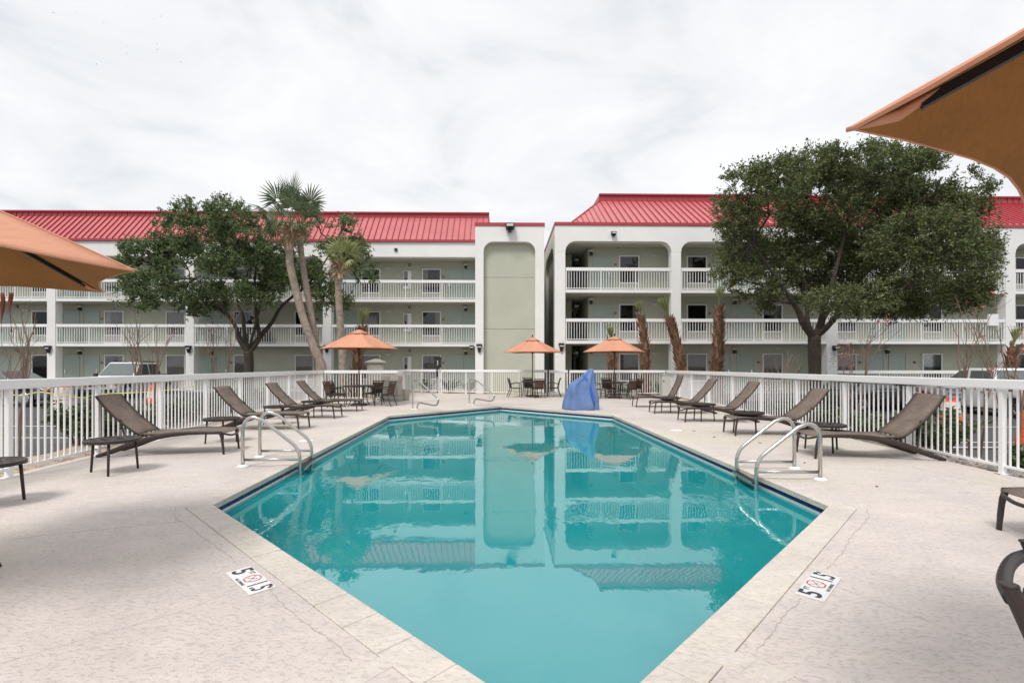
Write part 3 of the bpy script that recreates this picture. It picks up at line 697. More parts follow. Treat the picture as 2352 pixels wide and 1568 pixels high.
for i in range(len(edges) - 1):
    x0 = edges[i] + (.50 if i else 0); x1 = edges[i+1]
    A.add(MB().prism(arch_beam(x0, x1, SOF, FT, .52), -.04, .45, 'y'), 'arched_fascia', 'stucco')
    if i: A.add(MB().box(edges[i], edges[i] + .5, -.04, .45, SOF - .55, FT), 'pier_head', 'stucco')
    for f in (1, 2): railing(A, x0 + .02, x1 - .02 if i < len(edges) - 2 else xR, .03, FZ[f])
A.add(MB().box(xL, xR + .4, -.16, .5, FT + .002, FT + .13), 'eave_trim', 'roof_dark')
panel_roof(A, xL, A.lx(1122, 1.5), -.15, FT + .131, 1.45, 10.83, 11.13)
CURT = {0: [1, 1, 2, 1, 1, 2], 1: [1, 2, 0, 3, 1, 0], 2: [0, 2, 0, 1, 0, 3]}
doors = [(-40, 1), (5, -1), (163, -1), (209.5, 1), (467, -1), (507, 1), (755, 0), (802, 1), (1044.5, -1), (1084, 1)]
wins = [97, 264, 405, 560, 700, 852.5, 991.5]
for f in range(3):
    for p, l in doors: door_at(A, A.lx(p, WK), WK, FZ[f], .94, lever=l)
    for k, p in enumerate(wins): window_at(A, A.lx(p, WK), WK, FZ[f], 1.2, [1, 2, 1, 1, 1, 1, 1][k] if f == 0 else ([0, 3, 1, 0, 0, 1, 2][k] if f == 1 else [0, 0, 2, 0, 0, 0, 3][k]))
    for p in (186, 487, 1070): lamp_spot(A, A.lx(p, WK), WK, FZ[f] + 2.30)
    for p in (62, 892, 360): emergency(A, A.lx(p, WK), WK, FZ[f] + 2.13)
    for p in (40, 941): alarm(A, A.lx(p, WK), WK, FZ[f] + 2.38, .075)
    for p in (234, 531, 728, 1018.5): alarm(A, A.lx(p, WK), WK, FZ[f] + 1.62, .06)
    o = A.add(MB().box(-.26, .26, -.10, 0, .85, 2.0), 'extinguisher_cabinet', 'white'); o.location = (A.lx(936, WK), WK, FZ[f])
    MB().box(-.22, .02, -.104, -.10, 1.0, 1.95).build('cabinet_window', M['pane'], o); MB().tube([(-.1, -.12, 1.1), (-.1, -.12, 1.5)], .05, 8).build('extinguisher', M['redbox'] if f == 1 else M['black'], o)
for p in (140, 309, 469, 782, 1010, 600): # wall panel seams
    x = A.lx(p, WK); A.add(MB().box(x - .012, x + .012, WK - .006, WK - .001, 0, SOF), 'wall_batten', 'green')
for p, py in ((276, 570), (910, 574)): A.add(MB().box(A.lx(p) - .09, A.lx(p) + .09, -.12, -.04, A.z(py + 3, 0, p), A.z(py - 3, 0, p)), 'vent_box', 'black')
for p, py in ((113, 800), (434, 800), (750, 799)): sconce(A, A.lx(p) + .05, -.05, A.z(py, 0, p))
floodlight(A, A.lx(1084), -.1, A.z(797, 0, 1084), .8)

# ---- the arched tower between the wings (stands with the left wing)
TZ = 26.1; ty = TZ - 29.9
tx0, tx1 = A.lx(1091.5, ty), A.lx(1250, ty); ax0, ax1 = A.lx(1110.5, ty), A.lx(1229.5, ty); tz1 = 9.36
def xz(z): return z
ring = [(tx0, -.1), (tx0, tz1), (tx1, tz1), (tx1, -.1), (ax1, -.1)] + arc(ax1 - .52, SOF - .52, .52, .52, 0, 90, 8) + arc(ax0 + .52, SOF - .52, .52, .52, 90, 180, 8) + [(ax0, -.1)]
FTT = 8.86; ring = [(u, (FTT if v == tz1 else v)) for u, v in ring]
A.add(MB().prism(ring, ty, ty + .34, 'y'), 'tower_front', 'stucco')
zs = [-.1, A.z(755, ty + .2), A.z(636, ty + .2), SOF + .25]
for k in range(3): A.add(MB().box(ax0 - .1, ax1 + .1, ty + .345, ty + .5, zs[k] + (.008 if k else 0), zs[k+1] - .008), 'tower_panel', 'green')
A.add(MB().box(ax0 - .1, ax1 + .1, ty + .47, ty + .52, -.1, SOF + .2), 'panel_joint', 'ceil')
A.add(MB().box(tx0, tx0 + .3, ty + .345, 2, -.1, FTT - .01), 'tower_side', 'stucco'); A.add(MB().box(tx1 - .3, tx1, ty + .345, 2.5, -.1, FTT - .01), 'tower_side', 'green')
A.add(MB().box(tx0 - .03, tx1 + .03, ty - .04, ty + .3, FTT + .001, FTT + .17), 'tower_cap', 'roof_dark'); A.add(MB().box(tx0, tx1, ty + .3, 2.0, FTT - .05, FTT + .05), 'tower_roof', 'concrete')
floodlight(A, A.lx(1171, ty), ty - .05, A.z(521, ty), 1.35)
sconce(A, A.lx(1101, ty), ty, A.z(797, ty))
b = MB().box(A.lx(1170.6, ty), A.lx(1171.4, ty), ty - .012, ty - .002, A.z(554, ty), A.z(529, ty)); A.add(b, 'conduit', 'stucco')

# ---- right wing
B = Wing('three storey motel wing with tall red roof behind the big oak on the right', 25.95, .02)
WB = 1.4
bx0, bxE = B.lx(1274.5), B.lx(2760)
piers = [(1274.5, 1298.5), (1541.5, 1564), (1899, 1922), (2309, 2331), (2700, 2722)]
PX = [(B.lx(a), B.lx(c)) for a, c in piers]
wx = B.lx(1352, WB)
B.add(MB().box(wx, bxE, WB, WB + .3, -.02, SOF + .2), 'back_wall', 'green')
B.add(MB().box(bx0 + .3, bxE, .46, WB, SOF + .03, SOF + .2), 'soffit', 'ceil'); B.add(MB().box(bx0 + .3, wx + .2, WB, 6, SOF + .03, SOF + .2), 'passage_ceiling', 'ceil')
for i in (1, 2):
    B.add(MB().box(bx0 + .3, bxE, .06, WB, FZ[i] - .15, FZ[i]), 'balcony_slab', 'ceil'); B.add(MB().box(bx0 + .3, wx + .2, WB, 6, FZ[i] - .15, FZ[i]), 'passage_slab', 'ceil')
    B.add(MB().box(bx0 + .3, bxE, .0, .058, FZ[i] - .155, FZ[i] + .004), 'slab_edge', 'white')
B.add(MB().box(wx - .004, wx + .2, WB + .3, 6, 0, SOF + .1), 'passage_wall', 'green'); B.add(MB().box(bx0 + .3, wx, 6, 6.3, 0, SOF + .2), 'passage_end', 'green')
B.add(MB().box(bx0 + .3, B.lx(1313, 3.0), 3.0, 3.2, 0, SOF), 'passage_return', 'green')
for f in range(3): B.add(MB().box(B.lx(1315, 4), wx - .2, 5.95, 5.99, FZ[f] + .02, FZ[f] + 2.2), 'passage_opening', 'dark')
for (a, c) in PX: B.add(MB().box(a, c, -.04, .45, -.65, SOF - .55), 'column', 'stucco', bevel=.02); B.add(MB().box(a, c, -.04, .45, SOF - .549, FT - .07), 'pier_head', 'stucco')
for i in range(4):
    x0, x1 = PX[i][1], PX[i+1][0]
    B.add(MB().prism(arch_beam(x0, x1, SOF, FT - .07, .55), -.04, .45, 'y'), 'arched_fascia', 'stucco')
    for f in (1, 2): railing(B, x0 + .02, x1 - .02, .03, FZ[f])
    if i == 2: railing(B, x0 + .02, x1 - .02, .03, 0.0)
    B.add(MB().box(x0, x1, .0, .3, -.65, -.004), 'plinth', 'concrete')
# end wall facing the tower with its blind arch
ey0, ey1 = .45, 6.1
ring = [(-.04 + .48, -.1), (.44, FT - .07), (ey1, FT - .07), (ey1, -.1), (ey1 - .35, -.1)] + arc(ey1 - .35 - 1.1, SOF - 1.1, 1.1, 1.1, 0, 90, 8) + arc(.62 + 1.1, SOF - 1.1, 1.1, 1.1, 90, 180, 8) + [(.62, -.1)]
bb_ = MB(); bb_.prism(ring, bx0, bx0 + .25, 'x'); 
B.add(bb_, 'end_wall', 'stucco'); B.add(MB().box(bx0 + .2, bx0 + .3, .5, ey1, -.1, SOF + .1), 'end_panel', 'green')
B.add(MB().box(bx0 - .03, bx0 + .3, -.09, ey1, FT - .068, FT + .09), 'end_cap', 'roof_dark'); B.add(MB().box(bx0 + .301, bxE, -.09, .5, FT - .068, FT + .09), 'eave_trim', 'roof_dark')
B.add(MB().box(A.lx(1245, 2.4) , bx0 + .3, 6.15, 6.4, 0, FT - .07), 'link_wall', 'green'); B.add(MB().box(A.lx(1245, 2.4), bx0 - .03, 6.08, 6.2, FT - .068, FT + .09), 'link_cap', 'roof_dark')
ry, rz1, rzt = 3.35, 11.28, 11.66; hx0, hx1 = B.lx(1314), B.lx(1377, ry)
panel_roof(B, hx1, bxE, -.08, FT + .091, ry, rz1, rzt)
# hipped end: clipped panels on the front slope and the end slope
for k in range(7):
    t0, t1 = k / 7, (k + 1) / 7; xa, xb = hx0 + (hx1 - hx0) * t0, hx0 + (hx1 - hx0) * t1; P = lambda x, t: (x, -.08 + (ry + .08) * t, FT + .091 + (rz1 - FT - .091) * t)
    b = MB(); b.face(P(xa, 0), P(xb, 0), P(xb, t1), P(xa, t0)); o = B.add(b, 'roof_panel', 'roof'); MB().bar(P(xb, 0), P(xb, t1), .028, .10).build('roof_seam', M['roof_dark'], o)  # hip seams carry painted rib shade as darker red
for k in range(20):
    ya, yb = -.08 + .36 * k, -.08 + .36 * (k + 1); ta, tb = min(1, .36 * k / (ry + .08)), min(1, .36 * (k + 1) / (ry + .08)); P = lambda y, t: (hx0 + (hx1 - hx0) * t, y, FT + .091 + (rz1 - FT - .091) * t)
    b = MB(); b.face(P(ya, 0), P(yb, 0), P(yb, tb), P(ya, ta)); o = B.add(b, 'roof_panel', 'roof'); MB().bar(P(yb, 0), P(yb, tb), .028, .10).build('roof_seam', M['roof_dark'], o)  # end slope seams likewise darkened in colour for rib shade
B.add(MB().box(hx1 - .04, hx1, ry, ry + 6, rz1 - .02, rzt), 'parapet_end', 'roof_dark'); B.add(MB().bar((hx0, -.08, FT + .1), (hx1, ry, rz1 + .02), .07, .07), 'hip_trim', 'roof_dark')
B.add(MB().box(hx0 - .6, bxE, .5, 8, FT - .3, FT - .1), 'roof_deck', 'concrete')
doors = [(1384, 1), (1660, 1), (1712.5, 1), (2010, 1), (2061, 1), (2440, 1)]
wins = [1444.5, 1599.5, 1773, 1942, 2139, 2350]
for f in range(3):
    for p, l in doors: door_at(B, B.lx(p, WB), WB, FZ[f], .90 if p != 1384 else .96, lever=l)
    for k, p in enumerate(wins): window_at(B, B.lx(p, WB), WB, FZ[f], 1.14, [1, 1, 1, 1, 2, 0][k] if f == 0 else ([2, 0, 2, 0, 0, 0][k] if f == 1 else [0, 3, 0, 0, 0, 0][k]))
    for p in (1357, 1686, 2036): lamp_spot(B, B.lx(p, WB), WB, FZ[f] + 2.28)
    for p in (1502, 2250): emergency(B, B.lx(p, WB), WB, FZ[f] + 2.12)
    for p in (1413, 1630, 1742, 1975, 2100): alarm(B, B.lx(p, WB), WB, FZ[f] + 1.62, .055)
    lamp_spot(B, B.lx(1326, 2.6), 2.98, FZ[f] + 2.1)
for p in (1350, 1416, 1470, 1564, 1630, 1680, 1742, 1970, 2110):
    x = B.lx(p, WB) + .02; B.add(MB().box(x - .012, x + .012, WB - .006, WB - .001, 0, SOF), 'wall_batten', 'green')
floodlight(B, B.lx(1408), -.05, B.z(537, 0, 1408), .75); sconce(B, B.lx(1289), -.04, B.z(795, 0, 1289)); floodlight(B, B.lx(1914), -.06, B.z(798, 0, 1914), .8)
o = B.add(MB().box(-.25, .25, -.12, 0, 0, .62), 'meter_box', 'white'); o.location = (B.lx(2278), -.0, B.z(748, 0, 2278)); o = B.add(MB().box(-.25, .25, -.3, 0, 0, .7), 'meter_box', 'white'); o.location = (B.lx(2275, WB), WB, .7)
# notice on the third column
sx_ = B.lx(1911.5); sg = thing('notice_sign', 'small white caution notice on the white column behind the big oak trunk', 'sign', (0, 0, 0))
sg.matrix_world = Matrix.Translation((0, B.Z0, 0)) @ Matrix.Rotation(B.a, 4, 'Z') @ Matrix.Translation((sx_, -.045, B.z(840, 0, 1911)))
MB().box(-.23, .23, -.015, 0, 0, .82).build('sign_board', M['white'], sg)
for k, s_ in enumerate(['CAUTION', 'FLOOD', 'ZONE', 'PARK AT', 'YOUR OWN', 'RISK']):
    text(s_, .085, M['ink'], sg, mtx=Matrix.Translation((0, -.018, .70 - k * .115)) @ Matrix.Rotation(R(90), 4, 'X'))
# ---------------------------------------------------------------- loungers
def make_lounger(label, top_u, top_z, group='brown sling loungers along the pool fences'):
    t = thing('lounger', label, 'lounger', group=group)
    hu, hz = .60, .335
    for s in (-1, 1):
        y = .30 * s
        pts = smooth_path([(0, y, .012), (.22, y, .085), (.55, y, .215), (.95, y, .315), (1.35, y, .352), (1.82, y, .345)], 3)
        b = MB(); n = len(pts)
        for k in range(n - 1): pass
        b.tube(pts, [.024 + .020 * math.sin(math.pi * min(1, k / (n - 1) * 1.1)) for k in range(n)], 8, flat=.5, up=(0, 1, 0) )
        b.build('side_rail', M['brown'], t, smooth=True)
        b = MB(); b.tube(smooth_path([(1.78, y, .352), (1.815, y, .27), (1.835, y, .12), (1.845, y, .0)], 3), [.030] * 4 + [.028] * 3 + [.025] * 3, 8, flat=.62); b.build('leg', M['brown'], t, smooth=True)
        b = MB(); b.tube(smooth_path([(hu, y * .97, hz), (1.0, y * .97, .338), (1.5, y * .97, .362)], 3), .013, 6); pass
        b.build('seat_tube', M['brown'], t, smooth=True)
        dxy = Vector((top_u - hu, 0, top_z - hz)); nr = Vector((-dxy.z, 0, dxy.x)).normalized()
        bp = [Vector((hu + dxy.x * k, y, hz + dxy.z * k)) + nr * (.035 * math.sin(math.pi * k) - .05 * max(0, k - .75) ** 1) * 1 for k in (0, .2, .4, .6, .8, .92, 1)]
        b = MB(); b.tube(smooth_path(bp, 2), .017, 7); b.build('back_tube', M['brown'], t, smooth=True)
        m_ = Vector((hu, y, hz)).lerp(Vector((top_u, y, top_z)), .42); b = MB(); b.tube([m_, (m_.x + .07 - .02 * s, y, .16)], .012, 6); b.build('back_strut', M['brown'], t)
    b = MB(); b.tube(smooth_path([(1.80, -.30, .345), (1.86, -.24, .315), (1.885, -.12, .287), (1.89, 0, .282), (1.885, .12, .287), (1.86, .24, .315), (1.80, .30, .345)], 3), .017, 7)
    b.build('cross_bar', M['brown'], t, smooth=True)
    for u, z in ((.30, .115), (.75, .26), (1.2, .325)): MB().bar((u, -.30, z), (u, .30, z), .045, .016).build('cross_bar', M['brown'], t)
    MB().tube([(hu + .02, -.30, hz - .03), (hu + .02, .30, hz - .03)], .015, 6).build('hinge_bar', M['brown'], t)
    us = [(hu + .03, .345), (.9, .338), (1.2, .350), (1.5, .365), (1.72, .36), (1.80, .352), (1.845, .335)]
    b = MB(); b.grid([[(u, y, z + .008 - .012 * (1 - (y / .29) ** 2)) for y in (-.29, -.15, 0, .15, .29)] for u, z in smooth_uz(us)]); o = b.build('seat_sling', M['sling'], t, smooth=True); sol(o, .006)
    rows = []
    for k in range(13):
        f = k / 12; p = Vector((hu + dxy.x * f, 0, hz + .005 + dxy.z * f)) + nr * (.035 * math.sin(math.pi * f) - .05 * max(0, f - .75))
        rows.append([(p.x + nr.x * -.02 * (1 - (y / .29) ** 2), y, p.z + nr.z * -.02 * (1 - (y / .29) ** 2)) for y in (-.295, -.15, 0, .15, .295)])
    b = MB(); b.grid(rows); o = b.build('back_sling', M['sling'], t, smooth=True); sol(o, .008)
    return t
def smooth_uz(us): return [(p.x, p.z) for p in smooth_path([(u, 0, z) for u, z in us], 2)]
def sol(o, th): m = o.modifiers.new('thickness', 'SOLIDIFY'); m.thickness = th; m.offset = 0
def place_lounger(o, p_head, p_leg, side):
    # p_head / p_leg: ground points on the camera-side rail end and leg
    d = (p_leg - p_head).normalized(); n = Vector((-d.y, d.x, 0)); c = p_leg - d * 1.84 + n * .30 * side; o.location = (c.x, c.y, 0); o.rotation_euler = (0, 0, math.atan2(d.y, d.x))
lv = make_lounger('brown sling lounger nearest on the left side, a small round table at its head', -.01, .94)
place_lounger(lv, G(226, 1050), G(513, 1043), 1)
for lab, leg, ang in [('second brown lounger from the front on the left, behind the left pool ladder', (692, 988), 1), ('third brown lounger on the left, between two small side tables', (772.6, 961.5), 0), ('farthest brown lounger on the left, beside the umbrella table set', (824, 945.3), 2)]:
    o = dup(lv, lab); g = G(*leg); place_lounger(o, g - Vector((math.cos(R(ang)), math.sin(R(ang)), 0)), g, 1); o.location.x -= .06
rl = [('nearest brown lounger on the right side, behind the right pool ladder', (1873.8, 1053.2), 174.5, .0, .965), ('second brown lounger from the front on the right, beside a round side table', (1689.4, 1000.5), 178, -.03, .925),
      ('middle lounger of five on the right, its back steeply raised', (1574, 969.5), 178, -.02, 1.0), ('fourth brown lounger on the right, in front of the short palms', (1503.8, 950), 179, .0, 1.01), ('farthest brown lounger on the right with its back nearly upright, by the grey cabinet', (1462, 935.5), 179, .24, 1.10)]
for lab, leg, ang, tu, tz in rl:
    o = make_lounger('brown sling lounger, ' + lab if not lab.startswith('n') else lab, tu, tz); o['label'] = lab; g = G(*leg); d = Vector((math.cos(R(ang)), math.sin(R(ang)), 0)); place_lounger(o, g - d * -1, g, 1)
    o.rotation_euler = (0, 0, R(ang)); 
    dd = -d; c = g - d * 1.84; n = Vector((-d.y, d.x, 0)); c2 = g - d * 1.84 - n * .30 * 1
    o.location = (c2.x, c2.y, 0)
o = dup(lv, 'brown lounger cut off by the right edge, only its front leg showing'); g = G(2296, 1216); d = Vector((-math.cos(R(4)), math.sin(R(4)), 0)); n = Vector((-d.y, d.x, 0)); c = g - d * 1.84 + n * .30
o.location = (c.x, c.y, 0); o.rotation_euler = (0, 0, math.atan2(d.y, d.x))

# ---------------------------------------------------------------- round side tables
def make_side_table(label, group='small round brown side tables beside the loungers'):
    t = thing('side_table', label, 'side table', group=group); Rr = .31; h = .45
    b = MB(); b.lathe([(Rr - .03, h - .045), (Rr, h - .04), (Rr, h - .004), (Rr - .008, h), (Rr - .022, h), (Rr - .026, h - .008), (.005, h - .008)], 36); b.build('table_top', M['brown'], t)
    b = MB()
    for k in range(12):
        a = R(30 * k + 8)
        for r0, r1 in ((.06, .13), (.17, .24)): b.bar((r0 * math.cos(a), r0 * math.sin(a), h - .0065), (r1 * math.cos(a), r1 * math.sin(a), h - .0065), .012, .003)
    b.build('slot_pattern', M['black'], t)
    for k in range(3):
        a = R(120 * k + 20); b = MB(); b.tube([(.26 * math.cos(a), .26 * math.sin(a), h - .04), (.29 * math.cos(a), .29 * math.sin(a), 0)], [.017, .014], 8); b.build('leg', M['brown'], t, smooth=True)
    return t
T0 = make_side_table('small round brown side table beside the head of the nearest left lounger'); p = AT(259, 1010.5, 6.55); T0.location = (p.x, p.y, 0); T0.rotation_euler = (0, 0, R(160))
for lab, px, py in [('round brown table top cut off by the left edge, in front of the fence post', -34, 1060), ('small round side table between the first and second left loungers', 509.5, 959), ('small round side table between the second and third left loungers', 636, 931.5), ('small round side table between the third and last left loungers', 719, 920),
                    ('small round side table beside the nearest right lounger, behind the right ladder', 1894.5, 972.5), ('small round side table next to the second right lounger', 1719, 945), ('small round side table next to the middle right lounger', 1615, 926), ('small round side table next to the farthest right lounger', 1539, 912.5)]:
    Y = (H - .45) * FP / (py - HY); o = dup(T0, lab, ((px - CX) / FP * Y, Y, 0), R(random.uniform(0, 120)) if px > 0 else R(40))

# ---------------------------------------------------------------- patio chairs, tables and umbrellas
def make_chair(label, group='brown sling armchairs round the umbrella tables'):
    t = thing('patio_chair', label, 'chair', group=group)
    for s in (-1, 1):
        x = .255 * s
        b = MB(); b.tube(smooth_path([(x, .25, 0), (x, .235, .35), (x, .22, .60), (x * 1.04, .19, .645)], 3), .0155, 8); b.build('leg', M['brown'], t, smooth=True)
        b = MB(); b.tube(smooth_path([(x * .92, -.36, 0), (x * .92, -.27, .22), (x * .92, -.22, .42)], 3), .0155, 8); b.build('leg', M['brown'], t, smooth=True)
        b = MB(); b.tube([(x * .92, -.22, .40), (x * .92, -.238, .55), (x * .92, -.28, .72), (x * .92, -.335, .872)], .018, 12); b.lathe([(.0195, 0), (.021, .003), (.0195, .006)], 12, (x * .92, -.3355, .871)); b.build('back_post', M['brown'], t, smooth=False)
        b = MB(); b.tube(smooth_path([(x * 1.04, .20, .645), (x * 1.10, .05, .655), (x * 1.06, -.12, .62), (x * .95, -.262, .585)], 4), .018, 8, flat=.75); b.build('armrest', M['brown'], t, smooth=True)
        b = MB(); b.tube([(x * .93, -.22, .415), (x * .95, .20, .40), (x, .235, .38)], .014, 7); b.build('seat_rail', M['brown'], t, smooth=True)
    b = MB(); b.tube(smooth_path([(-.232, -.33, .838), (-.14, -.352, .842), (0, -.360, .844), (.14, -.352, .842), (.232, -.33, .838)], 4), .017, 10); b.build('top_rail', M['brown'], t, smooth=True)
    MB().tube([(-.25, .225, .385), (.25, .225, .385)], .013, 7).build('cross_rail', M['brown'], t); MB().tube([(-.23, -.22, .41), (.23, -.22, .41)], .013, 7).build('cross_rail', M['brown'], t)
    b = MB(); b.tube([(-.235, -.285, .25), (0, -.05, .23), (.25, .237, .25)], .010, 6); b.build('cross_rail', M['brown'], t, smooth=True)
    ys_ = (-.235, -.12, 0, .12, .235)
    b = MB(); b.grid([[(x, y, z - .018 * (1 - (x / .235) ** 2)) for x in ys_] for y, z in ((-.20, .418), (-.05, .40), (.10, .40), (.235, .398))]); o = b.build('seat_sling', M['sling2'], t, smooth=True); sol(o, .005)
    b = MB(); b.grid([[(x * (1 - .0), y - .018 * (1 - (x / .235) ** 2), z) for x in (-.205, -.12, 0, .12, .205)] for y, z in ((-.225, .425), (-.24, .56), (-.275, .71), (-.308, .80))]); o = b.build('back_sling', M['sling2'], t, smooth=True); sol(o, .005)
    return t
def make_table(label):
    t = thing('patio_table', label, 'table', group='round brown umbrella tables')
    b = MB(); b.lathe([(.50, .675), (.545, .685), (.55, .70), (.55, .712), (.54, .718), (.03, .718)], 32); b.build('table_top', M['brown'], t)
    for k in range(4):
        a = R(45 + 90 * k); ca, sa = math.cos(a), math.sin(a); b = MB(); b.tube(smooth_path([(.40 * ca, .40 * sa, .68), (.30 * ca, .30 * sa, .42), (.33 * ca, .33 * sa, .15), (.42 * ca, .42 * sa, 0)], 3), .016, 7); b.build('leg', M['brown'], t, smooth=True)
    return t
def make_umbrella(label, rz, zr=2.03, za=2.70, Rr=1.37, lip=.0, group='orange market umbrellas', base=True, ties=False, tone='canvas'):
    t = thing('umbrella', label, 'umbrella', group=group); zt = za
    def hexp(a, r): return (r * math.cos(a), r * math.sin(a))
    rows = []; n = 6; m = 8; seg = n * m
    def rim(j, f):
        k = j // m; u = (j % m) / m; a0 = R(60 * k); p0 = Vector(hexp(a0, 1)); p1 = Vector(hexp(a0 + R(60), 1)); p = p0.lerp(p1, u); sc = 1 - .075 * math.sin(math.pi * u) * f; return p * sc
    for f in (.035, .2, .4, .6, .8, .92, 1.0):
        r = []
        for j in range(seg + 1):
            p = rim(j % seg, f ** 2) * Rr * f; u = (j % m) / m; sag = .035 * math.sin(math.pi * u) * math.sin(math.pi * f) * 1.4; z = zt - (zt - zr) * (f ** 1.06) - sag + .012 * math.sin(math.pi * u) * f + .010 * f * mnoise.noise(Vector((p.x * 3.1, p.y * 3.1, za * 7 + rz * 5))) + .004 * f * math.sin(u * 25) * (f > .7); r.append((p.x, p.y, z))
        rows.append(r)
    b = MB(); b.grid(rows); o = b.build('canopy', M[tone], t, smooth=True); sol(o, .004)
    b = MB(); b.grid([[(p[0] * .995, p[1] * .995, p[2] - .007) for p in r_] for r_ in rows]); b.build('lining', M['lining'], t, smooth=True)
    b = MB(); hem = rows[-1]; b.tube([Vector(p) for p in hem], .0075, 5, cap=False); b.build('hem', M[tone], o)
    b = MB(); rr = []
    for f in (.03, .14, .25):
        rr.append([(*(rim(j % seg, f) * Rr * f), zt + .035 - (zt - zr) * f ** 1.06 - (.02 * math.sin(math.pi * (j % m) / m) if f > .2 else 0)) for j in range(seg + 1)])
    b.grid(rr); v = b.build('vent_cap', M[tone], o, smooth=True); sol(v, .004)
    b = MB()
    for k in range(6): b.tube([Vector(r_[k * m]) + Vector((0, 0, .003)) for r_ in rows], .006, 4)
    b.build('seam', M[tone], o, kind='stuff')
    for k in range(6):
        a = R(60 * k); ca, sa = math.cos(a), math.sin(a); b = MB(); b.bar((.05 * ca, .05 * sa, zt - .05), (Rr * .90 * ca, Rr * .90 * sa, zr + (zt - zr) * .10 - .028), .022, .028); b.build('rib', M['black'], t)
        b = MB(); b.bar((.04 * ca, .04 * sa, zr - .02), (.62 * ca, .62 * sa, zt - (zt - zr) * .48 - .03), .014, .016); b.build('strut', M['black'], t)
        b = MB(); q0, q1 = Vector((Rr * .86 * ca, Rr * .86 * sa, zr + (zt - zr) * .13 - .012)), Vector((Rr * 1.0 * ca, Rr * 1.0 * sa, zr + .004)); b.tube([q0, q0.lerp(q1, .5) - Vector((0, 0, .02)), q1 + Vector((ca, sa, 0)) * .018], [.008, .026, .010], 8, flat=.55); b.build('corner_pocket', M[tone], o, smooth=True)
    b = MB(); b.lathe([(.021, .0), (.021, zt + .02)], 12); b.lathe([(.045, zr - .05), (.045, zr + .02)], 12); b.build('pole', M['brown'], t, smooth=True)
    b = MB(); b.lathe([(.012, zt + .04), (.03, zt + .06), (.03, zt + .075), (.02, zt + .085), (.034, zt + .11), (.03, zt + .135), (.008, zt + .15)], 12); b.build('finial', M['brown'], t, smooth=True)
    if base: b = MB(); b.lathe([(.30, .001), (.31, .02), (.30, .05), (.22, .075), (.06, .09), (.035, .10), (.035, .26), (.022, .27)], 28); b.build('base', M['brown'], t, smooth=False)
    if ties:
        for (x, y, z0, ln) in ties:
            L_ = []; Rr_ = []
            for k in range(13):
                f = k / 12; a = 2.2 * math.sin(f * 7); sx = .012 * math.sin(f * 9); w = .011 + .004 * math.sin(f * 5); L_.append((x + sx - w * math.cos(a), y - w * math.sin(a), z0 - ln * f)); Rr_.append((x + sx + w * math.cos(a), y + w * math.sin(a), z0 - ln * f))
            b = MB(); b.grid([L_, Rr_]); q = b.build('tie_strap', M['straptie'], t, smooth=True); sol(q, .002)
    t.rotation_euler = (0, 0, rz); return t

ch = make_chair('x'); first = True
def set_at(pt, tl, chairs, ul, urz, tone='canvas'):
    global first
    tb = make_table(tl) if tl else None; tb.location = (pt.x, pt.y, 0)
    u = make_umbrella(ul, urz, tone=tone); u.location = (pt.x, pt.y, 0)
    for lab, ang, d in chairs:      # ang: where the chair stands seen from the table, 0 = right, 90 = away
        a = R(ang); loc = (pt.x + d * math.cos(a), pt.y + d * math.sin(a), 0); rz = a + R(90)
        if first: ch.location = loc; ch.rotation_euler = (0, 0, rz); ch['label'] = lab; first = False
        else: dup(ch, lab, loc, rz)
P1 = Vector(((824.5 - CX) / FP * 17.6, 17.6, 0)); P2 = G(1223, 911); P3 = G(1411, 914)
set_at(P1, 'round brown table under the left patio umbrella', [('chair left of the left umbrella table, partly behind another chair', 165, .92), ('chair with its back to the pool at the left umbrella table', 222, .88), ('chair on the fence side of the left umbrella table', 68, .80), ('chair at the right side of the left umbrella table, seen from its side', -12, 1.0)], 'orange patio umbrella at the left table set, beside the tall palms', R(4))
set_at(P2, 'round brown table under the middle patio umbrella, before the arched tower', [('chair at the left of the middle umbrella table', 190, .80), ('chair behind the middle umbrella table, on the fence side', 100, .72), ('chair with its back to the pool at the middle umbrella table', 285, .75), ('chair at the right of the middle umbrella table, seen from the side', -2, .95)], 'orange patio umbrella in front of the arched green tower panel', R(0))
set_at(P3, 'round brown table behind the blue draped lift', [('chair at the left of the right umbrella table, half hidden by the blue drape', 195, .78), ('chair behind the right umbrella table, on the fence side', 98, .75), ('chair with its back to the pool at the right umbrella table', 305, .78), ('chair at the right of the right umbrella table, mostly hidden', 12, .95)], 'orange patio umbrella behind the blue draped lift', R(2))
# the two umbrellas close to the camera
LU = Vector((-3.81, 2.85, 0)); a_ = math.atan2(3.25 - LU.y, -2.48 - LU.x)
u = make_umbrella('large orange umbrella cut off by the left edge of the view', a_, zr=2.05, za=2.66, ties=[(-.35, .0, .0, .0)] if False else False); u.location = LU
for k, (px, ln) in enumerate(((5, .34), (24, .335))):
    pz = AT(px, 672, 4.18); L_, Rr_ = [], []
    for j in range(15):
        f = j / 14; a = .9 * math.sin(f * 5 + k * 1.3); w = .011 + .004 * math.sin(f * 5 + 1); sx = .008 * math.sin(f * 6 + k * 2)
        L_.append((pz.x + sx - w * math.cos(a), pz.y - w * math.sin(a), pz.z - ln * f)); Rr_.append((pz.x + sx + w * math.cos(a), pz.y + w * math.sin(a), pz.z - ln * f))
    b = MB(); b.grid([L_, Rr_]); q = b.build('tie_strap', M['straptie'], None, smooth=True); sol(q, .002); q.parent = u; q.matrix_parent_inverse = (Matrix.Translation(LU) @ Matrix.Rotation(a_, 4, 'Z')).inverted()
RU = Vector((2.101, .625, 0)); a_ = math.atan2(1.31 - RU.y, .915 - RU.x)
u = make_umbrella('large orange umbrella cut off by the upper right edge of the view', a_ + R(0), zr=2.05, za=2.66); u.location = RU
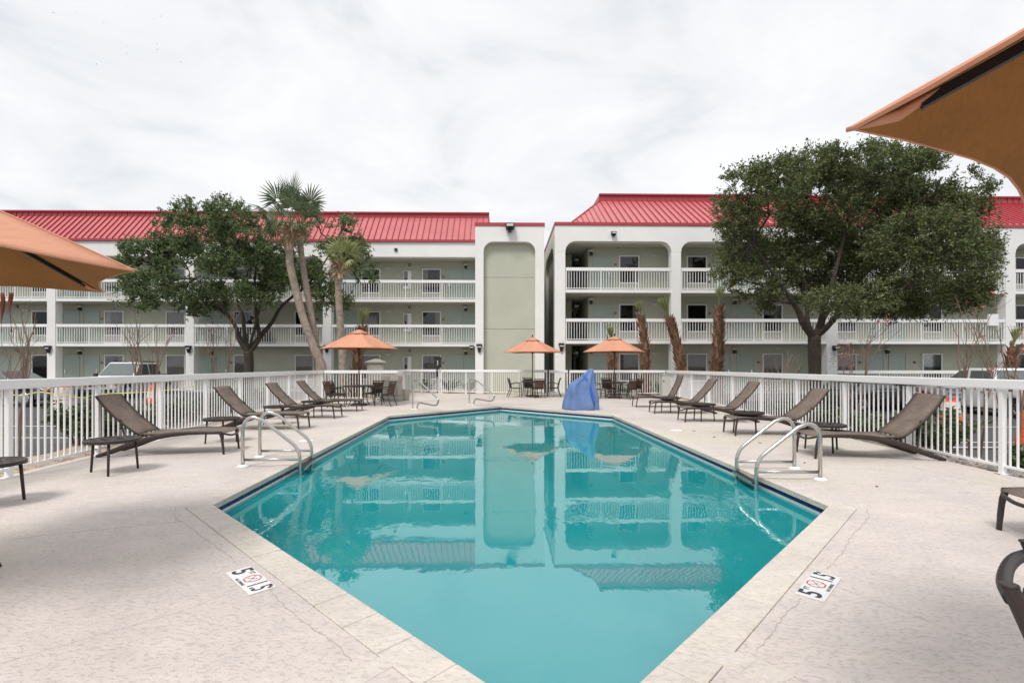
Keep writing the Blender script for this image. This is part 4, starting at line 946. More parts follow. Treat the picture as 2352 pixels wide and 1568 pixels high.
# the chairs at those two tables that reach into the view
dup(ch, 'brown sling chair cut off by the lower right edge of the view', (1.635, 1.115, 0), R(219.7)); dup(ch, 'brown chair at the lower left edge, only a leg tip showing', (-3.865, 3.11, 0), R(180))

# ---------------------------------------------------------------- ladders and grab rails
def make_ladder(label, near, far, inw):
    # near/far: deck feet of the two rails; inw: unit vector towards the water
    t = thing('pool_ladder', label, 'ladder', group='stainless steel pool ladders')
    inw = Vector(inw); 
    for p in (near, far):
        q = lambda l, z: Vector((p.x + inw.x * l, p.y + inw.y * l, z))
        pts = [q(0, 0), q(0, .52)] + [q(.14 - .14 * math.cos(R(a)), .52 + .18 * math.sin(R(a)) + .0) for a in (20, 40, 60, 80, 100, 118)] + fillet([q(.27, .655), q(.78, .245), q(.80, -.75), ], .14, 7) 
        b = MB(); b.tube(pts, .0245, 12); b.build('rail', M['steel'], t, smooth=True)
        b = MB(); b.tube([q(.02, .10), q(.79, .10)], .019, 10); b.build('brace', M['steel'], t, smooth=True)
        b = MB(); b.lathe([(.075, .0), (.075, .012), (.05, .03), (.03, .034)], 20, (p.x, p.y, .002)); b.build('escutcheon', M['lid'], t, smooth=False)
    for z in (-.05, -.18, -.32, -.55):
        a = Vector((near.x + inw.x * .80, near.y + inw.y * .80, z)); c = Vector((far.x + inw.x * .80, far.y + inw.y * .80, z)); i3 = Vector((inw.x, inw.y, 0))
        b = MB(); b.bar(a, c, .075, .018); o = b.build('tread', M['rubber'], t); b = MB(); b.bar(a + i3 * .042 + Vector((0, 0, .004)), c + i3 * .042 + Vector((0, 0, .004)), .008, .026); b.bar(a - i3 * .042 + Vector((0, 0, .004)), c - i3 * .042 + Vector((0, 0, .004)), .008, .026); b.build('tread_edge', M['steel'], o)
    return t
make_ladder('stainless steel pool ladder on the left side of the pool', G(557.5, 1072), G(597, 1050), (.998, .06))
make_ladder('stainless steel pool ladder on the right side of the pool', G(1883.8, 1102), G(1824.4, 1076.7), (-.998, .03))
def grab(label, p, L):
    t = thing('grab_rail', label, 'handrail', group='curved steel handrails at the pool steps'); i = Vector((.68, -.73)); q = lambda l, z: Vector((p.x + i.x * l, p.y + i.y * l, z))
    pts = fillet([q(0, 0), q(0, .93), q(.40, .92), q(L, .40), q(L - .10, .215), q(L - .35, .20), q(.34, .245), q(.23, 0)], .17, 7)
    b = MB(); b.tube(pts, .027, 10); b.build('rail', M['steel'], t, smooth=True)
    for l in (0, .23): c = q(l, 0); b = MB(); b.lathe([(.07, 0), (.07, .012), (.03, .03)], 16, (c.x, c.y, .002)); b.build('escutcheon', M['lid'], t)
grab('curved steel handrail left of the other at the far pool steps', G(948, 940), 1.50); grab('curved steel handrail nearer the middle at the far pool steps', G(1077.8, 929.7), 1.42)

# ---------------------------------------------------------------- draped pool lift
lc = G(1339, 942); lf = thing('draped_pool_lift', 'pool lift under a blue fabric cover with a bright blue strap', 'covered lift', (lc.x, lc.y + .35, 0))
def cover_ring(f):
    # f 0 bottom .. 1 peak; half-extents measured from the photo outline
    zs_ = [0, .12, .35, .62, .82, 1.0, 1.15, 1.27, 1.33]; xl = [-.575, -.56, -.50, -.46, -.40, -.10, .10, .24, .28]; xr = [.545, .54, .52, .46, .45, .42, .395, .37, .33]; yh = [.36, .35, .32, .30, .28, .22, .17, .10, .04]
    return [np.interp(f, np.linspace(0, 1, 9), a) for a in (zs_, xl, xr, yh)]
rows = []; NA_ = 40
for k in range(26):
    f = k / 25; z, xl, xr, yh = cover_ring(f); cx = (xl + xr) / 2; hw = (xr - xl) / 2; r = []
    for j in range(NA_ + 1):
        a = 2 * math.pi * j / NA_; ca, sa = math.cos(a), math.sin(a); e_ = .72
        x = cx + hw * math.copysign(abs(ca) ** e_, ca); y = yh * math.copysign(abs(sa) ** e_, sa)
        fo = (1 - f) ** .5 * .058 * math.sin(a * 9 + 2.2 * f + .8 * math.sin(a * 2)) + .030 * math.sin(a * 4 + z * 7) * math.sin(math.pi * f) + .02 * mnoise.noise(Vector((ca * 2.5, sa * 2.5, z * 4)))
        r.append((x + fo * ca, y + fo * sa * 1.2, z + (.012 * math.sin(a * 5) if k == 0 else 0) + .008 * (k == 0)))
    rows.append(r)
b = MB(); b.grid(rows); o = b.build('cover', M['blue'], lf, smooth=True); sol(o, .006)
def on_cover(x, z):   # front surface point
    f = np.interp(z, [0, .12, .35, .62, .82, 1.0, 1.15, 1.27, 1.33], np.linspace(0, 1, 9)); _, xl, xr, yh = cover_ring(f); u = max(-1, min(1, (x - (xl + xr) / 2) / ((xr - xl) / 2))); return Vector((x, -yh * max(0, 1 - abs(u) ** (2 / .72)) ** (.36) - .035, z))
pa = smooth_path([(.06, 0, 1.135), (.15, 0, .95), (.24, 0, .70), (.31, 0, .45), (.37, 0, .22)], 4); b = MB(); b.grid([[on_cover(p.x - .032, p.z) for p in pa], [on_cover(p.x + .032, p.z) for p in pa]]); o = b.build('strap', M['strap'], lf, smooth=True); sol(o, .006)
b = MB(); b.box(-.25, .25, -.15, .15, .0, .06).box(.2, .3, -.05, .05, .06, 1.15); b.build('lift_base', M['bin'], lf)

# ---------------------------------------------------------------- bins, cabinets, phone
tb = G(896, 922); t = thing('waste_bin', 'taupe plastic waste bin with an arched opening beside the left table set', 'waste bin', (tb.x, tb.y + .3, 0), R(-6))
b = MB(); b.hexa([(-.37, -.30, .22), (.37, -.30, .22), (.37, .30, .22), (-.37, .30, .22), (-.35, -.28, .80), (.35, -.28, .80), (.35, .28, .80), (-.35, .28, .80)]); b.build('body', M['bin'], t, bevel=.03)
b = MB(); b.box(-.385, .385, -.32, .32, .06, .218); b.box(-.40, .40, -.335, .335, .0, .058); b.build('base', M['bin'], t, bevel=.02)
hp_ = [(-.365, .802), (-.365, 1.02), (-.33, 1.055), (.05, 1.055)] + [(.05 + .155 + .155 * math.cos(R(a)), 1.0 + .085 * math.sin(R(a))) for a in (140, 115, 90, 65, 40, 15)] + [(.365, .98), (.365, .802)]
b = MB(); b.prism(hp_, -.30, .30, 'y'); b.build('hood', M['bin'], t, bevel=.015)
b = MB(); b.prism([(.03, .83)] + [(.19 + .155 * math.cos(R(a)), .96 + .08 * math.sin(R(a))) for a in (180, 150, 120, 90, 60, 30, 0)] + [(.345, .83)], -.306, -.302, 'y'); b.build('flap', M['cabinet'], t)
b = MB(); b.box(.02, .34, -.318, -.302, .26, .79).box(-.34, -.01, -.318, -.302, .26, .79); b.build('door_panel', M['bin'], t, bevel=.01)
b = MB()
for r_ in range(3):
    for k in range(9): b.box(-.34 + k * .077, -.275 + k * .077, -.328, -.32, .085 + r_ * .043, .112 + r_ * .043)
b.build('vent_slots', M['cabinet'], t, kind='stuff')
t2 = thing('plant_pot', 'small taupe round pot half hidden behind the waste bin', 'pot', (tb.x + .42, tb.y + .75, 0)); b = MB(); b.lathe([(.14, 0), (.17, .02), (.23, .35), (.24, .44), (.21, .44), (.2, .36)], 20); b.build('pot_body', M['bin'], t2, smooth=False)
c = AT(1531, 884, 22.9); t = thing('utility_cabinet', 'pale grey utility cabinet with a round lock at the right fence corner', 'cabinet', (c.x, c.y, 0)); b = MB().box(-.27, .27, -.2, .2, 0, 1.0); b.build('body', M['cabinet'], t, bevel=.015)
b = MB().box(-.25, .25, -.215, -.202, .05, .95); b.build('door', M['cabinet'], t, bevel=.006); MB().lathe([(.03, 0), (.03, .02)], 12).build('lock', M['black'], t).matrix_local = Matrix.Translation((-.2, -.22, .72)) @ Matrix.Rotation(R(90), 4, 'X'); MB().box(-.29, .29, -.23, .22, 1.0, 1.03).build('lid', M['cabinet'], t)
c = AT(864, 840, 23.0); t = thing('louvred_enclosure', 'grey louvred enclosure with a hipped cap behind the short left fence', 'enclosure', (c.x, c.y, -.1), R(8)); b = MB().box(-.36, .36, -.36, .36, 0, 1.66); b.build('body', M['bin'], t)
for k in range(8): MB().hexa([(-.30, -.385, .55 + k * .13), (.30, -.385, .55 + k * .13), (.30, -.362, .55 + k * .13), (-.30, -.362, .55 + k * .13), (-.30, -.372, .665 + k * .13), (.30, -.372, .665 + k * .13), (.30, -.362, .665 + k * .13), (-.30, -.362, .665 + k * .13)]).build('louvre', M['bin'], t)
b = MB(); b.hexa([(-.46, -.46, 1.662), (.46, -.46, 1.662), (.46, .46, 1.662), (-.46, .46, 1.662), (-.46, -.46, 1.71), (.46, -.46, 1.71), (.46, .46, 1.71), (-.46, .46, 1.71)]); b.hexa([(-.46, -.46, 1.711), (.46, -.46, 1.711), (.46, .46, 1.711), (-.46, .46, 1.711), (-.05, -.05, 1.86), (.05, -.05, 1.86), (.05, .05, 1.86), (-.05, .05, 1.86)]); b.build('cap', M['bin'], t)
c = AT(1000.5, 832, 25.0); t = thing('emergency_phone', 'black emergency phone box on a post behind the far fence', 'phone', (c.x, c.y + .75, 0)); MB().tube([(0, 0, 0), (0, 0, 1.35)], .05, 8).build('post', M['black'], t); MB().box(-.18, .18, -.13, .08, 1.32, 1.86).build('phone_box', M['black'], t, bevel=.02)
MB().box(-.20, .20, -.16, .09, 1.84, 1.88).build('hood', M['black'], t); MB().tube([(.0, -.15, 1.44), (.03, -.17, 1.56), (.0, -.15, 1.70)], .028, 8).build('handset', M['cabinet'], t)
# skimmer and valve lids set in the deck
for lab, p in [('white round skimmer lid flush in the deck on the right side', (1553, 988)), ('small white lid set in the deck beside the left ladder', (703, 1012))]:
    g = G(*p); t = thing('skimmer_lid', lab, 'lid', (g.x, g.y, 0)); MB().lathe([(.13, .001), (.13, .006), (.11, .009), (.02, .009)], 28).build('lid_plate', M['lid'], t)

# ---------------------------------------------------------------- depth markers
def marker(label, o, e1, e2, w, h):
    e1 = e1.normalized(); e2 = (e2 - e1 * e2.dot(e1)).normalized(); t = thing('depth_marker', label, 'depth marker', group='ceramic depth markers beside the pool')
    t.matrix_world = Matrix(((e1.x, e2.x, 0, o.x), (e1.y, e2.y, 0, o.y), (0, 0, 1, 0), (0, 0, 0, 1)))
    tl = []
    for k in range(3):
        tl.append(MB().box(k * w / 3 + .001, (k + 1) * w / 3 - .001, 0, h, .001, .009).build('tile', M['marker'], t, bevel=.0015))
    Z = .0095; u = w / 3; T = lambda x, y: Matrix.Translation((x, y, Z))
    text('5', h * 1.12, M['ink'], tl[0], 'numeral', T(u * .40, h * .52), ext=.0004, bold=.004, sx=1.0); text('FT', h * .28, M['ink'], tl[0], 'lettering', T(u * .84, h * .78), ext=.0004, bold=.001)
    text('1.5', h * 1.12, M['ink'], tl[2], 'numeral', T(w - u * .55, h * .52), ext=.0004, bold=.003, sx=.62); text('M', h * .26, M['ink'], tl[2], 'lettering', T(w - u * .12, h * .80), ext=.0004, bold=.001, sx=.8)
    text('NO DIVING', h * .165, M['ink'], tl[1], 'lettering', T(w / 2, h * .10), ext=.0004, bold=.001, sx=1.02)
    cx, cy, r = w / 2, h * .60, h * .37; b = MB()
    for k in range(8):
        a0, a1 = R(22.5 + 45 * k), R(67.5 + 45 * k); q = lambda a, rr: (cx + rr * math.cos(a), cy + rr * math.sin(a), Z + .0006); b.face(q(a0, r), q(a1, r), q(a1, r * .84), q(a0, r * .84))
    d = r * .62; b.face((cx - d - .003, cy + d, Z + .0009), (cx - d + .003, cy + d, Z + .0009), (cx + d + .003, cy - d, Z + .0009), (cx + d - .003, cy - d, Z + .0009)); b.build('no_diving_ring', M['redink'], tl[1])
    b = MB()
    for (x0, y0, x1, y1, ww) in ((-.75, -.45, .45, .35, .13), (.45, .35, .62, .55, .2), (.1, .12, .55, -.1, .08), (-.75, -.45, -.2, -.5, .06)): b.bar((cx + x0 * r * .75, cy + y0 * r * .75, Z + .0003), (cx + x1 * r * .75, cy + y1 * r * .75, Z + .0003), ww * r * .5, .0004)
    b.build('diver_figure', M['ink'], tl[1])
a, b_, c, d = G(520.1, 1317.5), G(570, 1301), G(630, 1347.5), G(569, 1365.6); marker('depth marker tile reading 5 FT 1.5 M on the left deck', (a + d) / 2 - (c - b_ + d - a) / 4, (c - b_ + d - a) / 2, (b_ - a + c - d) / 2, .465, .158)
a, b_, c, d = G(1893.6, 1383.5), G(1831, 1360.4), G(1871.7, 1312.9), G(1931, 1330.4); marker('depth marker tile reading 5 FT 1.5 M on the right deck', a, (c - b_ + d - a) / 2, (b_ - a + c - d) / 2, .465, .158)
# fallen leaves on the deck
for k, p in enumerate([(1338, 1002), (1848, 1063), (1746, 1017), (1852, 968), (2014, 1117), (2292, 1088), (1553 + 40, 990), (1640, 1004)]):
    g = G(*p); s = random.uniform(.02, .035); t = tag(MB().hexa([(-s, -s * .4, 0), (s, -s * .5, 0), (s * 1.2, s * .4, 0), (-s * .8, s * .5, 0), (-s, -s * .4, .004), (s, -s * .5, .008), (s * 1.2, s * .4, .012), (-s * .8, s * .5, .006)]).build('fallen_leaf', M['leaf']), 'small brown dry leaf lying on the right pool deck', 'leaf', 'dry leaves on the right pool deck'); t.location = (g.x, g.y, .001); t.rotation_euler = (0, 0, k)
# ---------------------------------------------------------------- oaks
def wob(p, q, k, amp):
    p, q = Vector(p), Vector(q); out = []
    for i in range(k + 1):
        t = i / k; a = amp * math.sin(math.pi * t); out.append(p.lerp(q, t) + Vector((random.uniform(-a, a), random.uniform(-a, a), random.uniform(-a, a) * .6)))
    return out
def oak(name, label, base, fork, trunk_r, limbs, lobes, Y0, depth, lmat, nclump, per, ls, gap, bark='bark', seed=1):
    random.seed(seed); t = thing(name, label, 'tree', base); O = Vector(base); L = lambda p: Vector(p) - O
    b = MB(); f = Vector(fork); pts = smooth_path([L(base) - Vector((0, 0, .3)), L(base) + Vector((.02, 0, .25)), L(base).lerp(L(fork), .5) + Vector((.06, .03, 0)), L(fork)], 5); n = len(pts)
    b.tube(pts, [trunk_r * (1.35 - .4 * min(1, k / 5) - .05 * k / n) * random.uniform(.95, 1.06) for k in range(n)], 12); tips = []
    for lm in limbs:    # polylines of (px, py, dY) with start radius
        P = [L(fork) - Vector((0, 0, .1))] + [L(AT(px, py, Y0 + dy)) for px, py, dy in lm[1]]; sp = smooth_path(P, 4); m = len(sp)
        b.tube(sp, [max(.02, lm[0] * (1 - .82 * k / (m - 1))) * random.uniform(.93, 1.07) for k in range(m)], 8); tips += [sp[int(m * .55)], sp[int(m * .75)], sp[-1]]
    # secondary limbs reach into every lobe
    C = []
    for (px, py, rx, ry, *dd) in lobes:
        yy = dd[0] if dd else random.uniform(-.35, .35) * depth; sc = (Y0 + yy) / FP; c = L(AT(px, py, Y0 + yy)); C.append((c, rx * sc, ry * sc))
        s = min(tips, key=lambda q: (q - c).length); b.tube(wob(s, c, 5, .18), [.05, .042, .035, .03, .022, .012], 6)
        for _ in range(5):
            e_ = c + Vector((random.uniform(-1, 1) * rx * sc, random.uniform(-1, 1) * rx * sc * .9, random.uniform(-.9, 1.05) * ry * sc)); b.tube(wob(c.lerp(s, random.uniform(0, .35)), e_, 4, .1), [.022, .018, .014, .010, .006], 5)
    o = b.build('trunk', M[bark], t, smooth=True)
    vol = np.array([r1 * r1 * r2 for _, r1, r2 in C]) ** .72; pr = vol / vol.sum(); cs, ds = [], []
    while len(cs) < nclump:
        i = rng.choice(len(C), p=pr); c, r1, r2 = C[i]; v = rng.normal(size=3); v /= np.linalg.norm(v); rad = rng.uniform(.35, 1.0) ** .45
        if rng.random() < .13: rad *= rng.uniform(1.08, 1.34)
        p = c + Vector((v[0] * r1 * rad, v[1] * r1 * .9 * rad, v[2] * r2 * rad)); nv = mnoise.noise(Vector(p + O) * .9) + .75 * mnoise.noise(Vector(p + O) * 2.1)
        if nv < gap: continue
        cs.append(p); ds.append((v[0], v[1], v[2] * .6 + .25))
    cs = np.array(cs); ds = np.array(ds)
    n = nclump * per; ci = np.repeat(np.arange(nclump), per); sub = 4
    # each clump is a handful of twigs carrying leaves
    tw = ds[ci] + rng.normal(size=(n, 3)) * 0; td = rng.normal(size=(nclump * sub, 3)) * .75 + np.repeat(ds, sub, 0); td /= np.linalg.norm(td, axis=1, keepdims=True); ti = ci * sub + rng.integers(0, sub, n)
    s = rng.uniform(0, .42, (n, 1)) * rng.uniform(.7, 1.2, (n, 1)); pos = cs[ci] + td[ti] * s + rng.normal(size=(n, 3)) * .035
    leaves('crown', pos, ls, ls * .42, lmat, t, dirs=td[ti] * .9, spread=.6); return t
Y0 = 25.0
base = AT(567, 850, Y0); base.z = -.15
oak('oak_tree', 'spreading green oak on the left in front of the left motel wing', base, AT(570, 806, Y0), .25,
    [(.15, [(548, 775, -.2), (540, 748, -.4), (505, 700, -.8), (450, 640, -1.2)]), (.13, [(562, 770, .2), (557, 720, .5), (545, 690, .6), (540, 600, .4)]), (.14, [(594, 778, .2), (590, 730, 0), (585, 650, -.3), (600, 520, -.5)]), (.15, [(600, 770, .5), (625, 740, .8), (650, 700, 1.0), (720, 640, 1.2), (770, 560, 1.4)]), (.07, [(610, 640, -.2), (600, 560, 0), (590, 500, 0)]), (.09, [(520, 720, .8), (450, 690, 1.2), (380, 640, 1.6)])],
    [(300, 635, 42, 38), (345, 590, 55, 34), (350, 655, 60, 34), (300, 690, 36, 26), (395, 545, 45, 26), (430, 590, 70, 40), (440, 650, 75, 36), (400, 700, 60, 26), (375, 530, 30, 16), (450, 510, 60, 32), (510, 500, 60, 34), (508, 472, 18, 14), (550, 500, 45, 26), (470, 550, 70, 36), (540, 560, 70, 45), (520, 630, 80, 44), (590, 620, 70, 46), (480, 690, 50, 30), (620, 560, 55, 50), (640, 660, 50, 30), (590, 680, 55, 22), (690, 590, 45, 50), (735, 640, 50, 34), (770, 560, 36, 26), (720, 515, 30, 18), (790, 520, 40, 22), (830, 545, 28, 22), (815, 600, 40, 36), (830, 650, 26, 30), (760, 690, 40, 22), (800, 570, 36, 30), (440, 476, 24, 12)],
    Y0, 5.0, M['oak'], 2050, 46, .14, .05, seed=5)
Y1 = 19.0
base = AT(1868, 850, Y1); base.z = -.30
oak('live_oak_tree', 'large dense live oak on the right in front of the right motel wing', base, AT(1870, 770, Y1), .245,
    [(.17, [(1845, 740, -.2), (1832, 712, -.3), (1790, 650, -.8), (1730, 560, -1.2)]), (.11, [(1857, 745, .3), (1853, 705, .5), (1850, 640, .6), (1850, 500, .4)]), (.17, [(1885, 745, 0), (1893, 705, -.2), (1920, 620, -.4), (1960, 450, -.3)]), (.13, [(1905, 745, .4), (1925, 720, .6), (2000, 660, 1), (2120, 560, 1.3), (2200, 470, 1.2)]), (.09, [(1910, 740, -.4), (1960, 700, -.9), (2080, 660, -1.4), (2230, 640, -1.5)]), (.10, [(1900, 720, .9), (1980, 600, 1.3), (2060, 470, 1.5)])],
    [(1715, 440, 65, 48), (1690, 500, 46, 44), (1705, 570, 60, 50), (1690, 640, 44, 36), (1735, 655, 48, 30), (1790, 410, 70, 42), (1870, 385, 70, 38), (1790, 500, 80, 70), (1790, 600, 80, 60), (1830, 662, 60, 28), (1950, 370, 60, 34), (2010, 385, 60, 38), (2000, 352, 30, 18), (2080, 395, 70, 44), (2130, 370, 40, 22), (1900, 470, 100, 80), (1900, 590, 100, 80), (1960, 690, 90, 28), (2010, 490, 110, 90), (2010, 620, 110, 70), (2110, 470, 80, 60), (2180, 440, 70, 46), (2230, 430, 40, 26), (2120, 570, 110, 80), (2070, 690, 90, 34), (2160, 690, 80, 36), (2200, 560, 60, 62), (2222, 500, 42, 36), (2240, 590, 44, 46), (2255, 645, 36, 34), (2205, 672, 52, 34), (2262, 470, 22, 16), (1760, 690, 24, 16), (1660, 470, 20, 26), (1665, 610, 22, 24)],
    Y1, 6.0, M['oakr'], 4900, 46, .115, -.06, seed=9)

# ---------------------------------------------------------------- palms
def fan(mb, p, d, petiole, Lf, spread=200, n=19, droop=.25):
    # one costapalmate leaf: petiole, then folded leaflets
    d = Vector(d).normalized(); side = d.cross(Vector((0, 0, 1)))
    if side.length < .1: side = Vector((random.uniform(-1, 1), random.uniform(-1, 1), 0))
    side.normalize(); side.rotate(Matrix.Rotation(random.uniform(-.5, .5), 3, d)); up = side.cross(d); c = p + d * petiole + Vector((0, 0, -.08 * petiole))
    mb.tube([p, p.lerp(c, .5) + Vector((0, 0, .03)), c], [.022, .016, .012], 4, cap=False)
    for k in range(n):
        a = R(-spread / 2 + spread * k / (n - 1)) + random.uniform(-.03, .03); q = d * math.cos(a) + side * math.sin(a); l = Lf * (1 - .22 * abs(a) / 1.9) * random.uniform(.88, 1.05); w = .038
        s2 = (side * math.cos(a) - d * math.sin(a)) * w; a0 = c + q * l * .10; a1 = c + q * l * .55 + up * .05 * l - Vector((0, 0, droop * l * .12)); a2 = c + q * l - Vector((0, 0, droop * l * random.uniform(.5, 1.1)))
        mb.face(a0 - s2 * .25, a0 + s2 * .25, a1 + s2, a1 - s2); mb.face(a1 - s2, a1 + s2, a2 + s2 * .12, a2 - s2 * .12)
def boots(mb, path, rads, cnt, ln, w, out, f0=0., f1=1., up=1.0):
    m = len(path)
    for k in range(cnt):
        f = f0 + (f1 - f0) * (k + .5) / cnt; i = min(m - 2, int(f * (m - 1))); fr = f * (m - 1) - i; p = path[i].lerp(path[i+1], fr); r = rads[i] * (1 - fr) + rads[i+1] * fr
        a = k * 2.39996 + random.uniform(-.2, .2); n = Vector((math.cos(a), math.sin(a), 0)); t = Vector((-n.y, n.x, 0)); u = (path[i+1] - path[i]).normalized()
        l = ln * random.uniform(.7, 1.2); ww = w * random.uniform(.8, 1.15); o_ = out * random.uniform(.6, 1.5)
        b0 = p + n * (r - .03) - u * l * .35; b1 = p + n * (r + .03) + u * l * .15 * up; uu = up * (1 if up > .85 else random.choice((1, .7, .2, -.35))); b2 = p + n * (r + o_) + u * l * .65 * uu + t * random.uniform(-.05, .05)
        i0 = len(mb.v); pts = [b0 - t * ww, b0 + t * ww, b1 + t * ww * .62 + n * .012, b1 - t * ww * .62 + n * .012, b2 + t * ww * .22, b2 - t * ww * .22, b1 - n * .035]
        mb.v += [tuple(q) for q in pts]; mb.f += [(i0, i0+1, i0+2, i0+3), (i0+3, i0+2, i0+4, i0+5), (i0, i0+3, i0+6), (i0+1, i0+6, i0+2), (i0+3, i0+5, i0+6), (i0+2, i0+6, i0+4), (i0+5, i0+4, i0+6)]
def tall_palm(label, px, Y, r0, r1, fronds, boot_f0, seed):
    random.seed(seed); g = AT(px[0][0], px[0][1], Y); base = Vector((g.x, g.y, -.15)); t = thing('palm_tree', label, 'palm', base, group='palms round the pool')
    path = smooth_path([Vector((0, 0, -.2))] + [AT(x, y, Y) - base for x, y in px], 6); m = len(path); rd = [(r0 + (r1 - r0) * k / (m - 1)) * (1.18 if k < 2 else 1) * random.uniform(.97, 1.03) for k in range(m)]
    b = MB(); b.tube(path, rd, 14); b.build('trunk', M['palmbark'], t, smooth=True); top = path[-1]
    b = MB(); boots(b, path, rd, 110, .80, .055, .42, boot_f0, 1.0, .8); b.build('boots', M['bootpale'], t, kind='stuff')
    b = MB()
    for az, el, pl, lf, dr in fronds: fan(b, top, (math.cos(R(az)) * math.cos(R(el)), math.sin(R(az)) * math.cos(R(el)), math.sin(R(el))), pl, lf, droop=dr)
    o = b.build('fronds', M['frond'], t); return t
fr1 = [(185, 62, 1.25, .95, .1), (150, 52, 1.0, .9, .2), (20, 82, 1.75, 1.0, .05), (170, 34, .95, .85, .3), (60, 66, 1.2, .9, .2), (250, 62, 1.3, .95, .15), (300, 45, 1.1, .85, .3), (215, 35, 1.1, .85, .35), (150, 84, 1.6, .95, .05), (340, 66, 1.15, .9, .2), (270, 12, .6, .6, .7), (200, 5, .6, .6, .8), (100, 25, .7, .7, .5), (330, 10, .6, .6, .8)]
fr2 = [(10, 55, .95, .9, .2), (345, 64, 1.2, .95, .15), (30, 68, 1.2, .95, .2), (60, 36, .8, .75, .35), (320, 40, .85, .8, .35), (270, 55, 1.3, .9, .2), (180, 65, 1.3, .9, .2), (0, 22, .6, .65, .6), (90, 60, 1.3, .9, .2), (230, 40, 1.1, .85, .3)]
tall_palm('front palm of the crossed pair, leaning left with a ruff of dry boots', [(741, 850), (722, 800), (700, 740), (683, 680), (667, 610), (664, 560), (664, 528)], 20.9, .185, .14, fr1, .83, 3)
tall_palm('tall grey palm behind the front palm of the crossed pair', [(734, 850), (728, 800), (716, 730), (704, 660), (694, 600), (689, 550), (690, 520)], 21.4, .15, .12, fr2, .86, 4)
fr3 = [(80, 75, .75, .85, .1), (20, 62, .8, .85, .15), (350, 50, .75, .8, .2), (150, 66, .6, .75, .25), (300, 70, .7, .8, .15), (200, 55, .4, .55, .6), (330, 20, .45, .55, .7), (250, 40, .4, .6, .5)]
o = tall_palm('mid height palm with a small bright green crown beside the left patio umbrella', [(788, 850), (785, 790), (780, 720), (777, 660), (778, 632), (781, 610)], 21.3, .20, .10, fr3, .80, 6)
for c_ in o.children:
    if c_.name.startswith('fronds'): c_.data.materials[0] = M['frondlime']
def trimmed_palm(label, px, Y, r0, r1, bare=0., tuft=.5, seed=1, lean=0, nb=150, _t=None):
    tuft *= 1.25; r1 *= .82
    random.seed(seed); g = AT(px[0][0], px[0][1], Y); base = Vector((g.x, g.y, -.1)); t = thing('palm_tree', label, 'palm', base, group='palms round the pool')
    path = smooth_path([Vector((0, 0, -.2))] + [AT(x, y, Y) - base for x, y in px], 5); m = len(path); rd = [r0 + (r1 - r0) * k / (m - 1) for k in range(m)]; rd[-1] *= .55
    for k in range(m): rd[k] *= 1 + .12 * math.sin(math.pi * k / (m - 1))
    b = MB(); b.tube(path, [q * .92 for q in rd], 12); b.build('trunk', M['palmred'], t, smooth=True)
    b = MB(); boots(b, path, rd, int(nb * .75), .44, .10, .135, bare, .97); b.build('boots', M['boot'], t, kind='stuff')
    b = MB(); top = path[-1]; ax = (path[-1] - path[-3]).normalized()
    for k in range(13):
        a = k * 2.4; d = (ax + Vector((math.cos(a), math.sin(a), 0)) * random.uniform(.08, .34)).normalized(); l = tuft * random.uniform(.7, 1.1); s = Vector((-math.sin(a), math.cos(a), 0)) * .045
        e_ = top + d * l; b.tube([top + d * -.05, top + d * l * .45], .016, 4)
        for j in range(5):
            q = (d + s * (j - 2) * 4).normalized(); m_ = top + d * l * .35; e2 = m_ + q * l * .7; b.face(m_ - s * .25, m_ + s * .25, e2 + s * .35, e2 - s * .35)
    b.build('fronds', M['frondlime'], t); return t
trimmed_palm('trimmed palm with a bushy cut top behind the left patio umbrella', [(818, 905), (820, 850), (824, 800), (829, 770), (832, 752)], 23.6, .28, .17, seed=11, tuft=.7)
trimmed_palm('short trimmed palm behind the right patio umbrella', [(1407, 905), (1406, 850), (1405, 810), (1403, 778)], 24.7, .25, .17, seed=12, tuft=.5, nb=110)
trimmed_palm('trimmed brown palm right of the right patio umbrella, propped with timber', [(1482, 905), (1482, 850), (1481, 800), (1476, 750), (1471, 722)], 24.7, .26, .15, seed=13)
trimmed_palm('trimmed palm leaning left before the white column, its lower trunk bare', [(1572, 895), (1566, 850), (1556, 800), (1545, 755), (1536, 728)], 24.4, .25, .17, bare=.34, seed=14, tuft=.85)
trimmed_palm('thickest trimmed palm with shaggy brown boots, near the fence corner', [(1646, 900), (1646, 850), (1650, 790), (1651, 740), (1652, 703)], 24.0, .30, .18, seed=15, nb=190, tuft=.75)
trimmed_palm('small trimmed palm near the right edge above the white pickup', [(2322, 905), (2322, 850), (2325, 815), (2328, 795)], 23.5, .25, .19, seed=16, tuft=.75, nb=80)
for lab, x0, x1, xt in (('pale timber prop leaning on the left of the propped palm', 1459, 905, 1476), ('pale timber prop leaning on the right of the propped palm', 1497, 905, 1484)):
    p = AT(x0, 908, 24.6); q = AT(xt, 838, 24.7); t = tag(MB().bar(p, q, .09, .05).build('timber_prop', M['wood']), lab, 'prop')

